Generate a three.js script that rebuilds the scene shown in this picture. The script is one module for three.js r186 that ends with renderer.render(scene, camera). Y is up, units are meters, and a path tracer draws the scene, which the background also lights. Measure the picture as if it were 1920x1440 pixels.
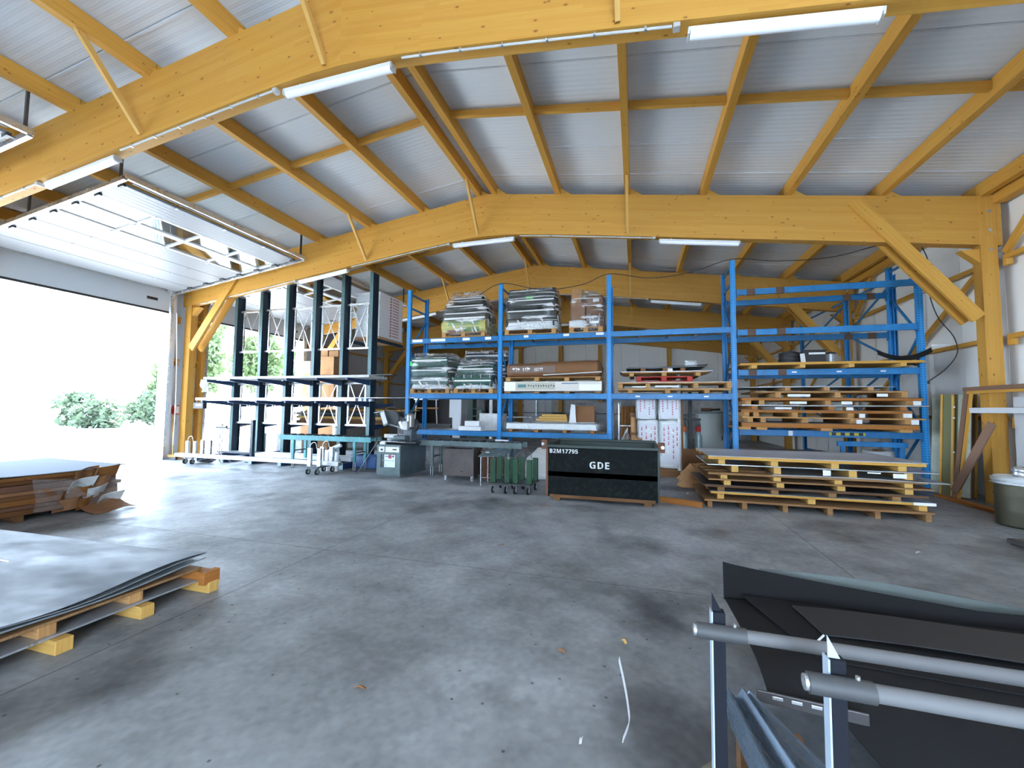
import * as THREE from 'three';
import { mergeGeometries } from 'three/addons/utils/BufferGeometryUtils.js';
import { RoundedBoxGeometry } from 'three/addons/geometries/RoundedBoxGeometry.js';

// ---------------------------------------------------------------- camera, sky, sun, exposure
const scene = new THREE.Scene();
const camera = new THREE.PerspectiveCamera(83.974, 4 / 3, 0.05, 400);
camera.position.set(0, 1.5, 0);
camera.rotation.order = 'YXZ';
camera.rotation.set(0.05864, 0.28187, 0.01047);
const renderer = new THREE.WebGLRenderer({ antialias: true });
renderer.toneMapping = THREE.LinearToneMapping;
renderer.toneMappingExposure = 2.32;
renderer.shadowMap.enabled = true;
scene.background = new THREE.Color(0.70, 0.90, 1.15);
scene.backgroundIntensity = 9;
const sun = new THREE.DirectionalLight(0xfff4e2, 14);
sun.position.set(-9, 42, -16);
sun.castShadow = true;
Object.assign(sun.shadow.camera, { left: -45, right: 30, top: 40, bottom: -40, near: 1, far: 120 });
sun.shadow.mapSize.set(2048, 2048);
scene.add(sun, sun.target);

// ---------------------------------------------------------------- helpers
const V = (x, y, z) => new THREE.Vector3(x, y, z);
let seed = 20240;
const rnd = () => { seed = (seed + 0x6d2b79f5) | 0; let t = Math.imul(seed ^ (seed >>> 15), 1 | seed); t = (t + Math.imul(t ^ (t >>> 7), 61 | t)) ^ t; return ((t ^ (t >>> 14)) >>> 0) / 4294967296; };
const rr = (a, b) => a + (b - a) * rnd();
const used = {};
function numbered(n) { used[n] = (used[n] ?? -1) + 1; return used[n] ? n + '_' + String(used[n]).padStart(3, '0') : n; }
function uvBox(g, long = null, off = true) {           // uv in metres, u along the longest side
  const n = g.index ? g.toNonIndexed() : g, p = n.attributes.position, q = n.attributes.normal, uv = new Float32Array(p.count * 2);
  n.computeBoundingBox();
  const s = n.boundingBox.getSize(V(0, 0, 0)).toArray(), L = long ?? s.indexOf(Math.max(...s)), ou = off ? rnd() * 7 : 0, ov = off ? rnd() * 7 : 0;
  for (let i = 0; i < p.count; i++) {
    const a = [Math.abs(q.getX(i)), Math.abs(q.getY(i)), Math.abs(q.getZ(i))], k = a.indexOf(Math.max(...a)), c = [p.getX(i), p.getY(i), p.getZ(i)];
    let ax = [0, 1, 2].filter((j) => j !== k);
    if (ax[1] === L) ax = [ax[1], ax[0]];
    uv[i * 2] = c[ax[0]] + ou; uv[i * 2 + 1] = c[ax[1]] + ov;
  }
  n.setAttribute('uv', new THREE.BufferAttribute(uv, 2));
  return n;
}
const place = (g, x, y, z, ry = 0, rx = 0, rz = 0) => { if (rx) g.rotateX(rx); if (rz) g.rotateZ(rz); if (ry) g.rotateY(ry); return g.translate(x, y, z); };
const bx = (w, h, d, x = 0, y = 0, z = 0, ry, rx, rz) => place(uvBox(new THREE.BoxGeometry(w, h, d)), x, y, z, ry, rx, rz);
const rb = (w, h, d, x = 0, y = 0, z = 0, r = 0.006, ry, rx, rz) => place(uvBox(new RoundedBoxGeometry(w, h, d, 1, Math.min(r, w * 0.49, h * 0.49, d * 0.49))), x, y, z, ry, rx, rz);
function cy(r, h, x = 0, y = 0, z = 0, axis = 'y', seg = 16, r2 = r, open = false) {
  const g = new THREE.CylinderGeometry(r2, r, h, seg, 1, open).toNonIndexed();
  if (axis === 'x') g.rotateZ(-Math.PI / 2); else if (axis === 'z') g.rotateX(Math.PI / 2);
  return g.translate(x, y, z);
}
function bar(p, q, w, h, up = V(0, 1, 0), r = 0) {     // a straight piece from p to q, w across, h along up
  const d = q.clone().sub(p), L = d.length(), X = d.normalize(), Z = X.clone().cross(up).normalize(), Y = Z.clone().cross(X);
  const g = uvBox(r ? new RoundedBoxGeometry(L, h, w, 1, r) : new THREE.BoxGeometry(L, h, w), 0);
  g.applyMatrix4(new THREE.Matrix4().makeBasis(X, Y, Z).setPosition(p.clone().add(q).multiplyScalar(0.5)));
  return g;
}
function rod(p, q, r, seg = 10, r2 = r) {
  const d = q.clone().sub(p), L = d.length(), g = new THREE.CylinderGeometry(r2, r, L, seg).toNonIndexed();
  g.applyQuaternion(new THREE.Quaternion().setFromUnitVectors(V(0, 1, 0), d.normalize()));
  return g.translate((p.x + q.x) / 2, (p.y + q.y) / 2, (p.z + q.z) / 2);
}
const tube = (pts, r, seg = 24, rad = 8) => new THREE.TubeGeometry(new THREE.CatmullRomCurve3(pts.map((p) => V(...p))), seg, r, rad).toNonIndexed();
const lathe = (pts, seg = 20) => new THREE.LatheGeometry(pts.map((p) => new THREE.Vector2(...p)), seg).toNonIndexed();
function ext(pts, depth, bevel = 0, holes = []) {
  const s = new THREE.Shape(pts.map((p) => new THREE.Vector2(...p)));
  for (const h of holes) s.holes.push(new THREE.Path(h.map((p) => new THREE.Vector2(...p))));
  const g = new THREE.ExtrudeGeometry(s, { depth, bevelEnabled: bevel > 0, bevelSize: bevel, bevelThickness: bevel, bevelSegments: 1, steps: 1 });
  return uvBox(g);
}
const rect = (x0, y0, x1, y1) => [[x0, y0], [x1, y0], [x1, y1], [x0, y1]];
function grid(nu, nv, f, thick = 0) {                  // a surface f(u, v) -> [x, y, z]; with thick it becomes a closed skin
  const pos = [], uv = [], idx = [], W = nu + 1;
  for (let j = 0; j <= nv; j++) for (let i = 0; i <= nu; i++) { pos.push(...f(i / nu, j / nv)); uv.push(i / nu, j / nv); }
  for (let j = 0; j < nv; j++) for (let i = 0; i < nu; i++) { const a = j * W + i; idx.push(a, a + 1, a + W, a + 1, a + W + 1, a + W); }
  let g = new THREE.BufferGeometry().setAttribute('position', new THREE.Float32BufferAttribute(pos, 3)).setAttribute('uv', new THREE.Float32BufferAttribute(uv, 2)).setIndex(idx);
  g.computeVertexNormals();
  if (thick) {
    const n = g.attributes.normal, N = W * (nv + 1), p2 = pos.slice(), u2 = uv.concat(uv), i2 = idx.slice();
    for (let i = 0; i < N; i++) p2.push(pos[i * 3] - n.getX(i) * thick, pos[i * 3 + 1] - n.getY(i) * thick, pos[i * 3 + 2] - n.getZ(i) * thick);
    for (let k = 0; k < idx.length; k += 3) i2.push(idx[k] + N, idx[k + 2] + N, idx[k + 1] + N);
    const side = (a, b) => i2.push(a, a + N, b, b, a + N, b + N);
    for (let i = 0; i < nu; i++) { side(i, i + 1); side(nv * W + i + 1, nv * W + i); }
    for (let j = 0; j < nv; j++) { side((j + 1) * W, j * W); side(j * W + nu, (j + 1) * W + nu); }
    g = new THREE.BufferGeometry().setAttribute('position', new THREE.Float32BufferAttribute(p2, 3)).setAttribute('uv', new THREE.Float32BufferAttribute(u2, 2)).setIndex(i2);
    g = g.toNonIndexed(); g.computeVertexNormals();
    const sm = new THREE.Float32BufferAttribute(p2, 3), gi = new THREE.BufferGeometry().setAttribute('position', sm).setIndex(i2.slice(0, idx.length * 2)); gi.computeVertexNormals();
    const dst = g.attributes.normal; for (let k = 0; k < idx.length * 2; k++) dst.setXYZ(k, gi.attributes.normal.getX(i2[k]), gi.attributes.normal.getY(i2[k]), gi.attributes.normal.getZ(i2[k]));
    return g;
  }
  return g.toNonIndexed();
}
function merged(list) {
  const a = [list].flat(9).map((g) => {
    const n = g.index ? g.toNonIndexed() : g, o = new THREE.BufferGeometry();
    o.setAttribute('position', n.attributes.position); o.setAttribute('normal', n.attributes.normal);
    o.setAttribute('uv', n.attributes.uv ?? new THREE.Float32BufferAttribute(new Float32Array(n.attributes.position.count * 2), 2));
    return o;
  });
  return a.length === 1 ? a[0] : mergeGeometries(a);
}
function obj(name, geos, mat, parent = scene) {        // one named mesh
  const m = new THREE.Mesh(geos.isBufferGeometry && geos.attributes.uv ? geos : merged(geos), mat);
  m.name = parent === scene ? numbered(name) : name;
  m.castShadow = m.receiveShadow = true;
  parent.add(m);
  return m;
}
function tag(o, label, category, group) { o.userData = { label, category }; if (group) o.userData.group = group; return o; }
function thing(name, label, category, [x, y, z] = [0, 0, 0], turn = 0, group) {
  const o = new THREE.Group(); o.name = numbered(name); scene.add(o);
  o.position.set(x, y, z); o.rotation.y = turn;
  return tag(o, label, category, group);
}
function structure(name) { const o = new THREE.Group(); o.name = name; o.userData = { kind: 'structure' }; scene.add(o); return o; }
function copy(src, [x, y, z], turn, label) { const c = src.clone(); c.name = numbered(src.name.replace(/_\d+$/, '')); c.userData = { ...src.userData }; if (label) c.userData.label = label; c.position.set(x, y, z); c.rotation.y = turn; scene.add(c); return c; }

// ---------------------------------------------------------------- computed textures
const hash = (x, y) => { let h = Math.imul(x | 0, 374761393) + Math.imul(y | 0, 668265263) | 0; h = Math.imul(h ^ (h >>> 13), 1274126177); return ((h ^ (h >>> 16)) >>> 0) / 4294967296; };
function vn(x, y, px, py) {                            // periodic value noise
  const i = Math.floor(x), j = Math.floor(y), f = x - i, g = y - j, s = f * f * (3 - 2 * f), t = g * g * (3 - 2 * g), m = (a, n) => ((a % n) + n) % n;
  const a = m(i, px), b = m(i + 1, px), c = m(j, py), d = m(j + 1, py);
  return (hash(a, c) * (1 - s) + hash(b, c) * s) * (1 - t) + (hash(a, d) * (1 - s) + hash(b, d) * s) * t;
}
function fbm(u, v, n, m, oct = 4, salt = 0) { let s = 0, a = 0.5, w = 0; for (let k = 0; k < oct; k++) { s += a * vn(u * n + salt * 17.3, v * m + salt * 9.1, n, m); w += a; a *= 0.5; n *= 2; m *= 2; } return s / w; }
function dataTex(w, h, f, mw = 1, mh = 1, srgb = true) {  // f(u, v) -> [r, g, b] in 0..1; mw, mh: metres that one repeat covers
  const d = new Uint8Array(w * h * 4);
  for (let y = 0, o = 0; y < h; y++) for (let x = 0; x < w; x++, o += 4) { const c = f((x + 0.5) / w, (y + 0.5) / h, x, y); for (let k = 0; k < 3; k++) d[o + k] = Math.max(0, Math.min(255, (c.length ? c[k] : c) * 255)); d[o + 3] = 255; }
  const t = new THREE.DataTexture(d, w, h);
  t.wrapS = t.wrapT = THREE.RepeatWrapping; t.magFilter = THREE.LinearFilter; t.minFilter = THREE.LinearMipmapLinearFilter; t.generateMipmaps = true;
  t.repeat.set(1 / mw, 1 / mh); if (srgb) t.colorSpace = THREE.SRGBColorSpace; t.needsUpdate = true;
  return t;
}
function canvasTex(w, h, draw) {
  const c = document.createElement('canvas'); c.width = w; c.height = h; draw(c.getContext('2d'), w, h);
  const t = new THREE.CanvasTexture(c); t.colorSpace = THREE.SRGBColorSpace; return t;
}
const mix = (a, b, t) => a.map((x, i) => x + (b[i] - x) * t);
const knots = []; for (let i = 0; i < 46; i++) knots.push([rnd(), rnd(), 0.0013 + 0.0016 * rnd()]);
const glulamTex = dataTex(1024, 512, (u, v) => {
  const lam = Math.floor(v * 36), t = hash(lam, 5 + Math.floor(u * 2 + hash(lam, 2) * 2)), g = fbm(u + lam * 0.13, v, 9, 260, 3, lam), c = mix([0.845, 0.66, 0.36], [0.80, 0.59, 0.28], t * 0.55 + g * 0.75);
  let k = 0; for (const [a, b, r] of knots) { const dx = (u - a) * 0.55, dy = (v - b) * 0.45, q = Math.hypot(dx, dy) / r; if (q < 2.2) k = Math.max(k, q < 1 ? 0.6 : (2.2 - q) * 0.22); }
  const e = v * 36 - lam < 0.05 ? 0.06 : 0;
  return mix(c, [0.40, 0.22, 0.08], k + e);
}, 3.6, 1.6);
const lumberTex = dataTex(512, 256, (u, v) => {
  const g = fbm(u, v, 5, 60, 4, 3), h = fbm(u, v, 3, 4, 3, 8);
  let k = 0; for (const [a, b, r] of knots.slice(0, 9)) { const q = Math.hypot((u - a) * 0.9, (v - b) * 0.34) / (r * 2.2); if (q < 2) k = Math.max(k, q < 1 ? 0.6 : (2 - q) * 0.35); }
  return mix(mix([0.86, 0.69, 0.40], [0.78, 0.57, 0.27], g * 0.9 + h * 0.35), [0.42, 0.24, 0.10], k);
}, 2.2, 0.5);
const palletTex = dataTex(512, 128, (u, v) => { const g = fbm(u, v, 6, 40, 4, 12), h = fbm(u, v, 7, 5, 3, 4); return mix([0.86, 0.72, 0.52], [0.60, 0.45, 0.30], g * 0.7 + Math.max(0, h - 0.4) * 0.9); }, 1.6, 0.3);
const cardTex = dataTex(256, 256, (u, v) => { const g = fbm(u, v, 5, 5, 4, 2), h = fbm(u, v, 2, 90, 2, 6); return mix([0.74, 0.58, 0.41], [0.62, 0.46, 0.31], g * 0.8 + h * 0.25); }, 1.2, 1.2);
const dirtTex = dataTex(512, 512, (u, v) => { const a = fbm(u, v, 5, 5, 5, 1), b = fbm(u, v, 40, 40, 3, 7); const s = 0.72 + 0.28 * a + (b - 0.5) * 0.12; return [s, s, s]; }, 2, 2);
const wrinkle = dataTex(512, 512, (u, v) => { const w = fbm(u, v, 4, 4, 3, 4), r = 1 - Math.abs(2 * fbm(u + w * 0.12, v + w * 0.2, 8, 16, 4, 9) - 1); return r * r; }, 0.9, 0.9, false);
const streak = dataTex(512, 512, (u, v) => {
  const m = Math.max(0, fbm(u, v, 5, 6, 3, 14) - 0.42) * 3, r = Math.max(0, fbm(u + v * 0.125, v, 70, 4, 2, 19) - 0.56) * 5, q = Math.max(0, fbm(u, v + u * 0, 3, 34, 2, 29) - 0.66) * 5, b = Math.max(0, fbm(u, v, 9, 9, 4, 41) - 0.66) * 4;
  return Math.max(0.25, 0.97 - Math.min(0.7, m * r + q * 0.8 + b));
}, 1, 1, false);
const ribBump = dataTex(8, 256, (u, v) => 0.5 + 0.5 * Math.sin(v * Math.PI * 2 * 10) ** 3, 1, 1, false);
const scuff = dataTex(512, 512, (u, v) => { const a = fbm(u, v, 12, 12, 4, 3), b = fbm(u, v, 60, 60, 2, 5); return 0.55 + 0.35 * a + 0.1 * b; }, 1.5, 1.5, false);
const concreteTex = dataTex(1536, 1536, (u, v) => {
  const a = fbm(u, v, 4, 4, 5, 1), b = fbm(u, v, 24, 24, 4, 2), c = fbm(u, v, 190, 190, 2, 3), st = Math.max(0, fbm(u, v, 9, 9, 4, 6) - 0.56) * 2.2;
  let s = 0.575 + (a - 0.5) * 0.20 + (b - 0.5) * 0.20 + (c - 0.5) * 0.10 - st * 0.30;
  if (hash(Math.floor(u * 1536 / 3), Math.floor(v * 1536 / 3)) > 0.9985) s -= 0.25;
  return [s * 0.985, s, s * 1.01];
}, 7, 7);
const concreteRough = dataTex(512, 512, (u, v) => { const a = fbm(u, v, 6, 6, 5, 21), b = fbm(u, v, 48, 48, 3, 22); return 0.30 + 0.36 * a + 0.24 * (b - 0.3); }, 5.3, 5.3, false);

// ---------------------------------------------------------------- materials
const S = (color, roughness = 0.7, metalness = 0, more = {}) => new THREE.MeshStandardMaterial({ color, roughness, metalness, ...more });
const lin = (r, g, b) => new THREE.Color().setRGB(r, g, b);
const M = {
  glulam: S(lin(0.90, 0.845, 0.55), 0.62, 0, { map: glulamTex }),
  lumber: S(lin(0.96, 0.90, 0.54), 0.66, 0, { map: lumberTex }),
  paleLumber: S(lin(1.0, 1.08, 1.15), 0.7, 0, { map: lumberTex }),
  brownLumber: S(lin(0.62, 0.42, 0.28), 0.75, 0, { map: lumberTex }),
  pallet: S(lin(0.92, 0.78, 0.60), 0.85, 0, { map: palletTex }),
  palletGrey: S(lin(0.55, 0.47, 0.40), 0.9, 0, { map: palletTex }),
  palletDark: S(lin(0.30, 0.22, 0.17), 0.9, 0, { map: palletTex }),
  redPallet: S(lin(0.62, 0.05, 0.03), 0.7, 0, { map: dirtTex }),
  card: S(lin(0.95, 0.9, 0.85), 0.88, 0, { map: cardTex }),
  cardDark: S(lin(0.55, 0.46, 0.42), 0.88, 0, { map: cardTex }),
  roof: S(lin(0.70, 0.73, 0.76), 0.5, 0, { bumpMap: ribBump, bumpScale: 0.003 }),
  wall: S(lin(0.92, 0.91, 0.87), 0.5),
  wallGrey: S(lin(0.62, 0.65, 0.67), 0.5),
  cladding: S(lin(0.45, 0.48, 0.48), 0.45, 0.2, { map: dirtTex }),
  white: S(lin(0.72, 0.73, 0.74), 0.45),
  offWhite: S(lin(0.74, 0.73, 0.70), 0.6, 0, { map: dirtTex }),
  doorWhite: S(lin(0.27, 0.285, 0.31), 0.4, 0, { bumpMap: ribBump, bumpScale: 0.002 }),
  galv: S(lin(0.58, 0.60, 0.62), 0.38, 0.75, { roughnessMap: scuff }),
  steel: S(lin(0.46, 0.47, 0.48), 0.35, 0.85, { roughnessMap: scuff }),
  darkSteel: S(lin(0.08, 0.085, 0.09), 0.5, 0.5, { roughnessMap: scuff }),
  black: S(lin(0.018, 0.018, 0.02), 0.55),
  rubber: new THREE.MeshPhysicalMaterial({ color: lin(0.013, 0.0125, 0.013), roughness: 0.9, specularIntensity: 0.35, bumpMap: scuff, bumpScale: 0.001 }),
  navy: S(lin(0.018, 0.045, 0.075), 0.45, 0.1, { map: dirtTex }),
  navyArm: S(lin(0.02, 0.06, 0.17), 0.45, 0.1, { map: dirtTex }),
  rack: S(lin(0.02, 0.25, 0.60), 0.42, 0, { map: dirtTex }),
  teal: S(lin(0.10, 0.40, 0.43), 0.5, 0, { map: dirtTex }),
  greyGreen: S(lin(0.16, 0.22, 0.22), 0.5, 0.1, { map: dirtTex }),
  green: S(lin(0.012, 0.075, 0.03), 0.5, 0, { map: dirtTex }),
  skipGreen: S(lin(0.035, 0.055, 0.045), 0.5, 0.15, { map: dirtTex }),
  machine: S(lin(0.13, 0.17, 0.19), 0.45, 0.1, { map: dirtTex }),
  rust: S(lin(0.20, 0.09, 0.05), 0.85, 0.1, { map: dirtTex }),
  sheetMetal: S(lin(0.55, 0.57, 0.6), 0.28, 0.9, { roughnessMap: scuff }),
  sheetGrey: S(lin(0.34, 0.35, 0.36), 0.4, 0.3, { roughnessMap: scuff }),
  sheetDark: S(lin(0.06, 0.055, 0.055), 0.45, 0.2, { roughnessMap: scuff }),
  glass: new THREE.MeshPhysicalMaterial({ color: lin(0.93, 0.97, 0.98), roughness: 0.05, transmission: 1, thickness: 0, ior: 1.5 }),
  film: new THREE.MeshPhysicalMaterial({ color: lin(0.97, 0.98, 0.98), roughness: 0.16, transmission: 1, transmissionMap: streak, thickness: 0, ior: 1.45, bumpMap: wrinkle, bumpScale: 0.02 }),
clearFilm: new THREE.MeshPhysicalMaterial({ color: lin(0.97, 0.98, 0.98), roughness: 0.14, transmission: 0.95, thickness: 0, ior: 1.45, bumpMap: wrinkle, bumpScale: 0.01 }),
  bitumen: S(lin(0.028, 0.036, 0.034), 0.5, 0, { bumpMap: wrinkle, bumpScale: 0.008 }),
  rollGreen: S(lin(0.03, 0.09, 0.075), 0.42, 0, { bumpMap: wrinkle, bumpScale: 0.01 }),
  plasticWhite: S(lin(0.80, 0.82, 0.82), 0.35, 0, { bumpMap: wrinkle, bumpScale: 0.012 }),
  sticker: S(lin(0.03, 0.75, 0.12), 0.6),
  paper: S(lin(0.85, 0.85, 0.84), 0.8),
  red: S(lin(0.55, 0.03, 0.02), 0.5),
  bluePlastic: S(lin(0.015, 0.07, 0.20), 0.4),
  paleBoard: S(lin(0.72, 0.76, 0.82), 0.36, 0, { map: dirtTex }),
  orange: S(lin(0.7, 0.15, 0.03), 0.6),
};
// ================================================================ THE SETTING
const XC = -3.3, XL = -12.27, XR = 5.70, WL = -12.75, WR = 6.12, FZ = [-4.1, -9.2, -14.3, -19.4, -24.5], ZB = -24.85, ZF = 6.3;
const topY = (x) => 6.5 - 0.138 * Math.abs(x - XC), botY = (x) => 5.60 - 0.133 * Math.hypot(x - XC, 0.8), roofY = (x) => topY(x) + 0.235;

// floor: cast concrete bays with saw-cut joints, darker tyre marks and stains in the vertex colours
const floor = structure('floor');
obj('subfloor', bx(19.6, 0.2, 31.8, -3.3, -0.115, -9.3), S(lin(0.05, 0.05, 0.05), 0.95), floor);
const floorMat = new THREE.MeshStandardMaterial({ map: concreteTex, roughnessMap: concreteRough, roughness: 1, vertexColors: true, bumpMap: concreteTex, bumpScale: 0.0015 });
const arcs = [[2.6, -6.4, 3.1, 0.10, 0.35], [2.3, -6.9, 3.9, 0.14, 0.30], [3.2, -7.6, 5.2, 0.12, 0.35], [1.4, -8.2, 5.0, 0.10, 0.25], [-0.5, -8.8, 5.1, 0.12, 0.22], [4.5, -9.4, 7.4, 0.18, 0.3], [-2, -11, 7.8, 0.16, 0.2]];
const blots = []; for (let i = 0; i < 70; i++) blots.push([rr(-9, 5), rr(-8.5, -1.2), rr(0.05, 0.22), rr(0.06, 0.2)]);
blots.push([-0.75, -2.25, 0.12, 0.35], [-0.62, -2.15, 0.10, 0.3], [0.1, -3.6, 0.18, 0.22], [-1.6, -2.6, 0.5, 0.12], [-2.2, -3.2, 0.6, 0.1], [-0.9, -3.4, 0.7, 0.12], [1.0, -3.9, 0.8, 0.10]);
const fx = [WL, -8.2, -3.15, 1.9, WR + 0.05], fz = [ZF, 1.2, -3.87, -8.97, -14.1, -19.2, ZB];
for (let i = 0; i < 4; i++) for (let j = 0; j < 6; j++) {
  const x0 = fx[i] + 0.003, x1 = fx[i + 1] - 0.003, z0 = fz[j] - 0.003, z1 = fz[j + 1] + 0.003, near = j >= 1 && j <= 3, n = near ? 72 : 12;
  let g = new THREE.PlaneGeometry(x1 - x0, z0 - z1, n, n).rotateX(-Math.PI / 2).translate((x0 + x1) / 2, 0, (z0 + z1) / 2);
  const p = g.attributes.position, col = new Float32Array(p.count * 3), uv = g.attributes.uv;
  for (let k = 0; k < p.count; k++) {
    const x = p.getX(k), z = p.getZ(k);
    uv.setXY(k, x, z);
    let s = 0.92 + 0.25 * (fbm(x / 20 + 1, z / 20 + 3, 20, 20, 4, 2) - 0.5);
    for (const [a, b, r, w, d] of arcs) { const q = Math.abs(Math.hypot(x - a, z - b) - r) / w; if (q < 1 && z > b) s -= d * (1 - q * q) * 0.55 * (0.3 + fbm(x / 8, z / 8 + 3, 24, 24, 2, 4)); }
    for (const [a, b, r, d] of blots) { const q = Math.hypot(x - a, z - b) / r; if (q < 1) s -= d * (1 - q * q) * (0.5 + fbm(x / 4 + 3, z / 4 + 3, 40, 40, 2, 5)); }
    col.set([s, s * 1.0, s * 1.005], k * 3);
  }
  g.setAttribute('color', new THREE.BufferAttribute(col, 3));
  const skirt = [];
  const m = new THREE.Mesh(g, floorMat); m.name = 'concrete_slab'; m.receiveShadow = m.castShadow = true; floor.add(m);
}

// roof: metal faced panels, purlins on the frames, noggings at mid-bay
const ceiling = structure('ceiling');
const slope = Math.atan(0.138), half = 9.75, panelLen = half / Math.cos(slope);
const panelGeo = uvBox(new THREE.BoxGeometry(panelLen, 0.09, 0.99), 0, false), lipGeo = bx(panelLen, 0.012, 0.03, 0, -0.05, 0.47);
const panelBoth = merged([panelGeo, lipGeo]);
for (const s of [-1, 1]) for (let z = ZF - 0.3, k = 0; z > ZB - 0.7; z -= 1, k++) {
  const m = obj('roof_panel', panelBoth, M.roof, ceiling);
  m.position.set(XC + s * half / 2, roofY(XC + half / 2) + 0.05, z - 0.2); m.rotation.z = -s * slope;
}
obj('ridge_cover', bx(0.5, 0.03, 31.6, XC, roofY(XC) + 0.11, -9.3), M.white, ceiling);
const purX = [-12.36, -10.95, -9.44, -8.03, -6.49, -4.98, -3.50, -3.12, -1.63, -0.14, 1.35, 2.85, 4.34, 5.78], purLong = [];
const bayZ = [6.1, 1.0, ...FZ];
for (const x of purX) for (let b = 0; b < bayZ.length - 1; b++) {
  const L = bayZ[b] - bayZ[b + 1], yb = 6.49 - 0.138 * Math.abs(x - XC);
  obj('purlin', bx(0.11, 0.235, L - 0.012, x, yb + 0.1175 + 0.004, (bayZ[b] + bayZ[b + 1]) / 2, 0, 0, 0), M.lumber, ceiling);
}
for (let b = 0; b < bayZ.length - 1; b++) for (let i = 0; i < purX.length - 1; i++) {
  if (i === 6) continue;
  const z = (bayZ[b] + bayZ[b + 1]) / 2 + 0.1, a = purX[i] + 0.055, c = purX[i + 1] - 0.055;
  obj('nogging', bar(V(a, topY(a) + 0.135, z), V(c, topY(c) + 0.135, z), 0.07, 0.11), M.lumber, ceiling);
}
// triangular blocks on the frames that hold the purlins
for (const z of FZ) for (const x of purX.slice(1, -1)) {
  const y = topY(x) - 0.005, s = x > XC ? 1 : -1;
  obj('purlin_block', place(ext([[0, 0], [0.26, 0], [0.17, 0.07], [0, 0.19]], 0.09), x + (s > 0 ? 0.056 : 0.056), y - 0.03, z - 0.045), M.lumber, ceiling);
}

// walls
const wallR = structure('wall_right');
for (let z = ZF, k = 0; z > ZB; z -= 1.04, k++) obj('wall_panel', rb(0.08, 5.55, 1.034, WR + 0.05, 2.775, z - 0.52, 0.008), M.wall, wallR);
for (const y of [1.42, 2.80, 4.15]) for (let b = 0; b < bayZ.length - 1; b++) {
  const za = bayZ[b] - 0.1, zb = bayZ[b + 1] + 0.1;
  obj('wall_rail', bx(0.09, 0.075, za - zb, 6.03, y, (za + zb) / 2), M.lumber, wallR);
  for (const z of [za - 0.05, zb + 0.05]) obj('rail_block', rb(0.09, 0.11, 0.09, 6.02, y - 0.095, z), M.lumber, wallR);
}
for (let b = 0; b < bayZ.length - 1; b++) {
  obj('eaves_plate', bx(0.16, 0.22, bayZ[b] - bayZ[b + 1] - 0.2, 5.98, 5.20, (bayZ[b] + bayZ[b + 1]) / 2), M.lumber, wallR);
  obj('wind_brace', bar(V(6.0, 4.22, bayZ[b + 1] + 0.15), V(6.0, 5.08, bayZ[b + 1] + 1.05), 0.07, 0.1), M.lumber, wallR);
  if (b > 2) obj('wind_brace', bar(V(6.0, 1.5, bayZ[b + 1] + 0.4), V(6.0, 4.1, bayZ[b] - 0.4), 0.06, 0.08), M.lumber, wallR);
}
const wallL = structure('wall_left');
const doors = [[0.35, -3.6], [-4.8, -8.72], [-9.85, -13.75]], DH = 4.15;
let zc = ZF;
for (const [a, b] of [...doors, [ZB, ZB]]) {
  const L = zc - a;
  if (L > 0.05) { const n = Math.max(1, Math.round(L / 1.04)); for (let k = 0; k < n; k++) obj('wall_panel', rb(0.08, 5.55, L / n - 0.006, WL - 0.05, 2.775, zc - L * (k + 0.5) / n, 0.008), M.wallGrey, wallL); }
  if (a !== b) for (let k = 0; k < 4; k++) obj('lintel_panel', rb(0.08, 5.55 - DH, (a - b) / 4 - 0.006, WL - 0.05, DH + (5.55 - DH) / 2, a - (a - b) * (k + 0.5) / 4, 0.008), M.wallGrey, wallL);
  zc = b;
}
for (const [a, b] of doors) for (const z of [a + 0.10, b - 0.10]) obj('door_post', bx(0.2, 4.9, 0.14, WL + 0.1, 2.45, z), z === b - 0.10 ? M.wallGrey : M.lumber, wallL);
for (const y of [1.42, 2.80, 4.02]) for (const [z0, z1] of [[-8.9, -9.1], [-9.3, -9.72], [-3.8, -4.0], [-4.2, -4.6], [-13.95, -14.2], [-14.4, -19.3], [-19.5, -24.4]]) {
  obj('wall_rail', bx(0.09, 0.075, z0 - z1, WL + 0.06, y, (z0 + z1) / 2), M.lumber, wallL);
  obj('rail_block', rb(0.09, 0.12, 0.08, WL + 0.06, y - 0.1, z1 + 0.05), M.lumber, wallL);
}
const wallB = structure('wall_back');
for (let x = WL, k = 0; x < WR; x += 1.0) { const w = Math.min(1, WR - x + 0.05); obj('wall_panel', rb(w - 0.006, 4.9, 0.08, x + w / 2, 4.5, ZB - 0.05, 0.008), M.wall, wallB); }
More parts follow.
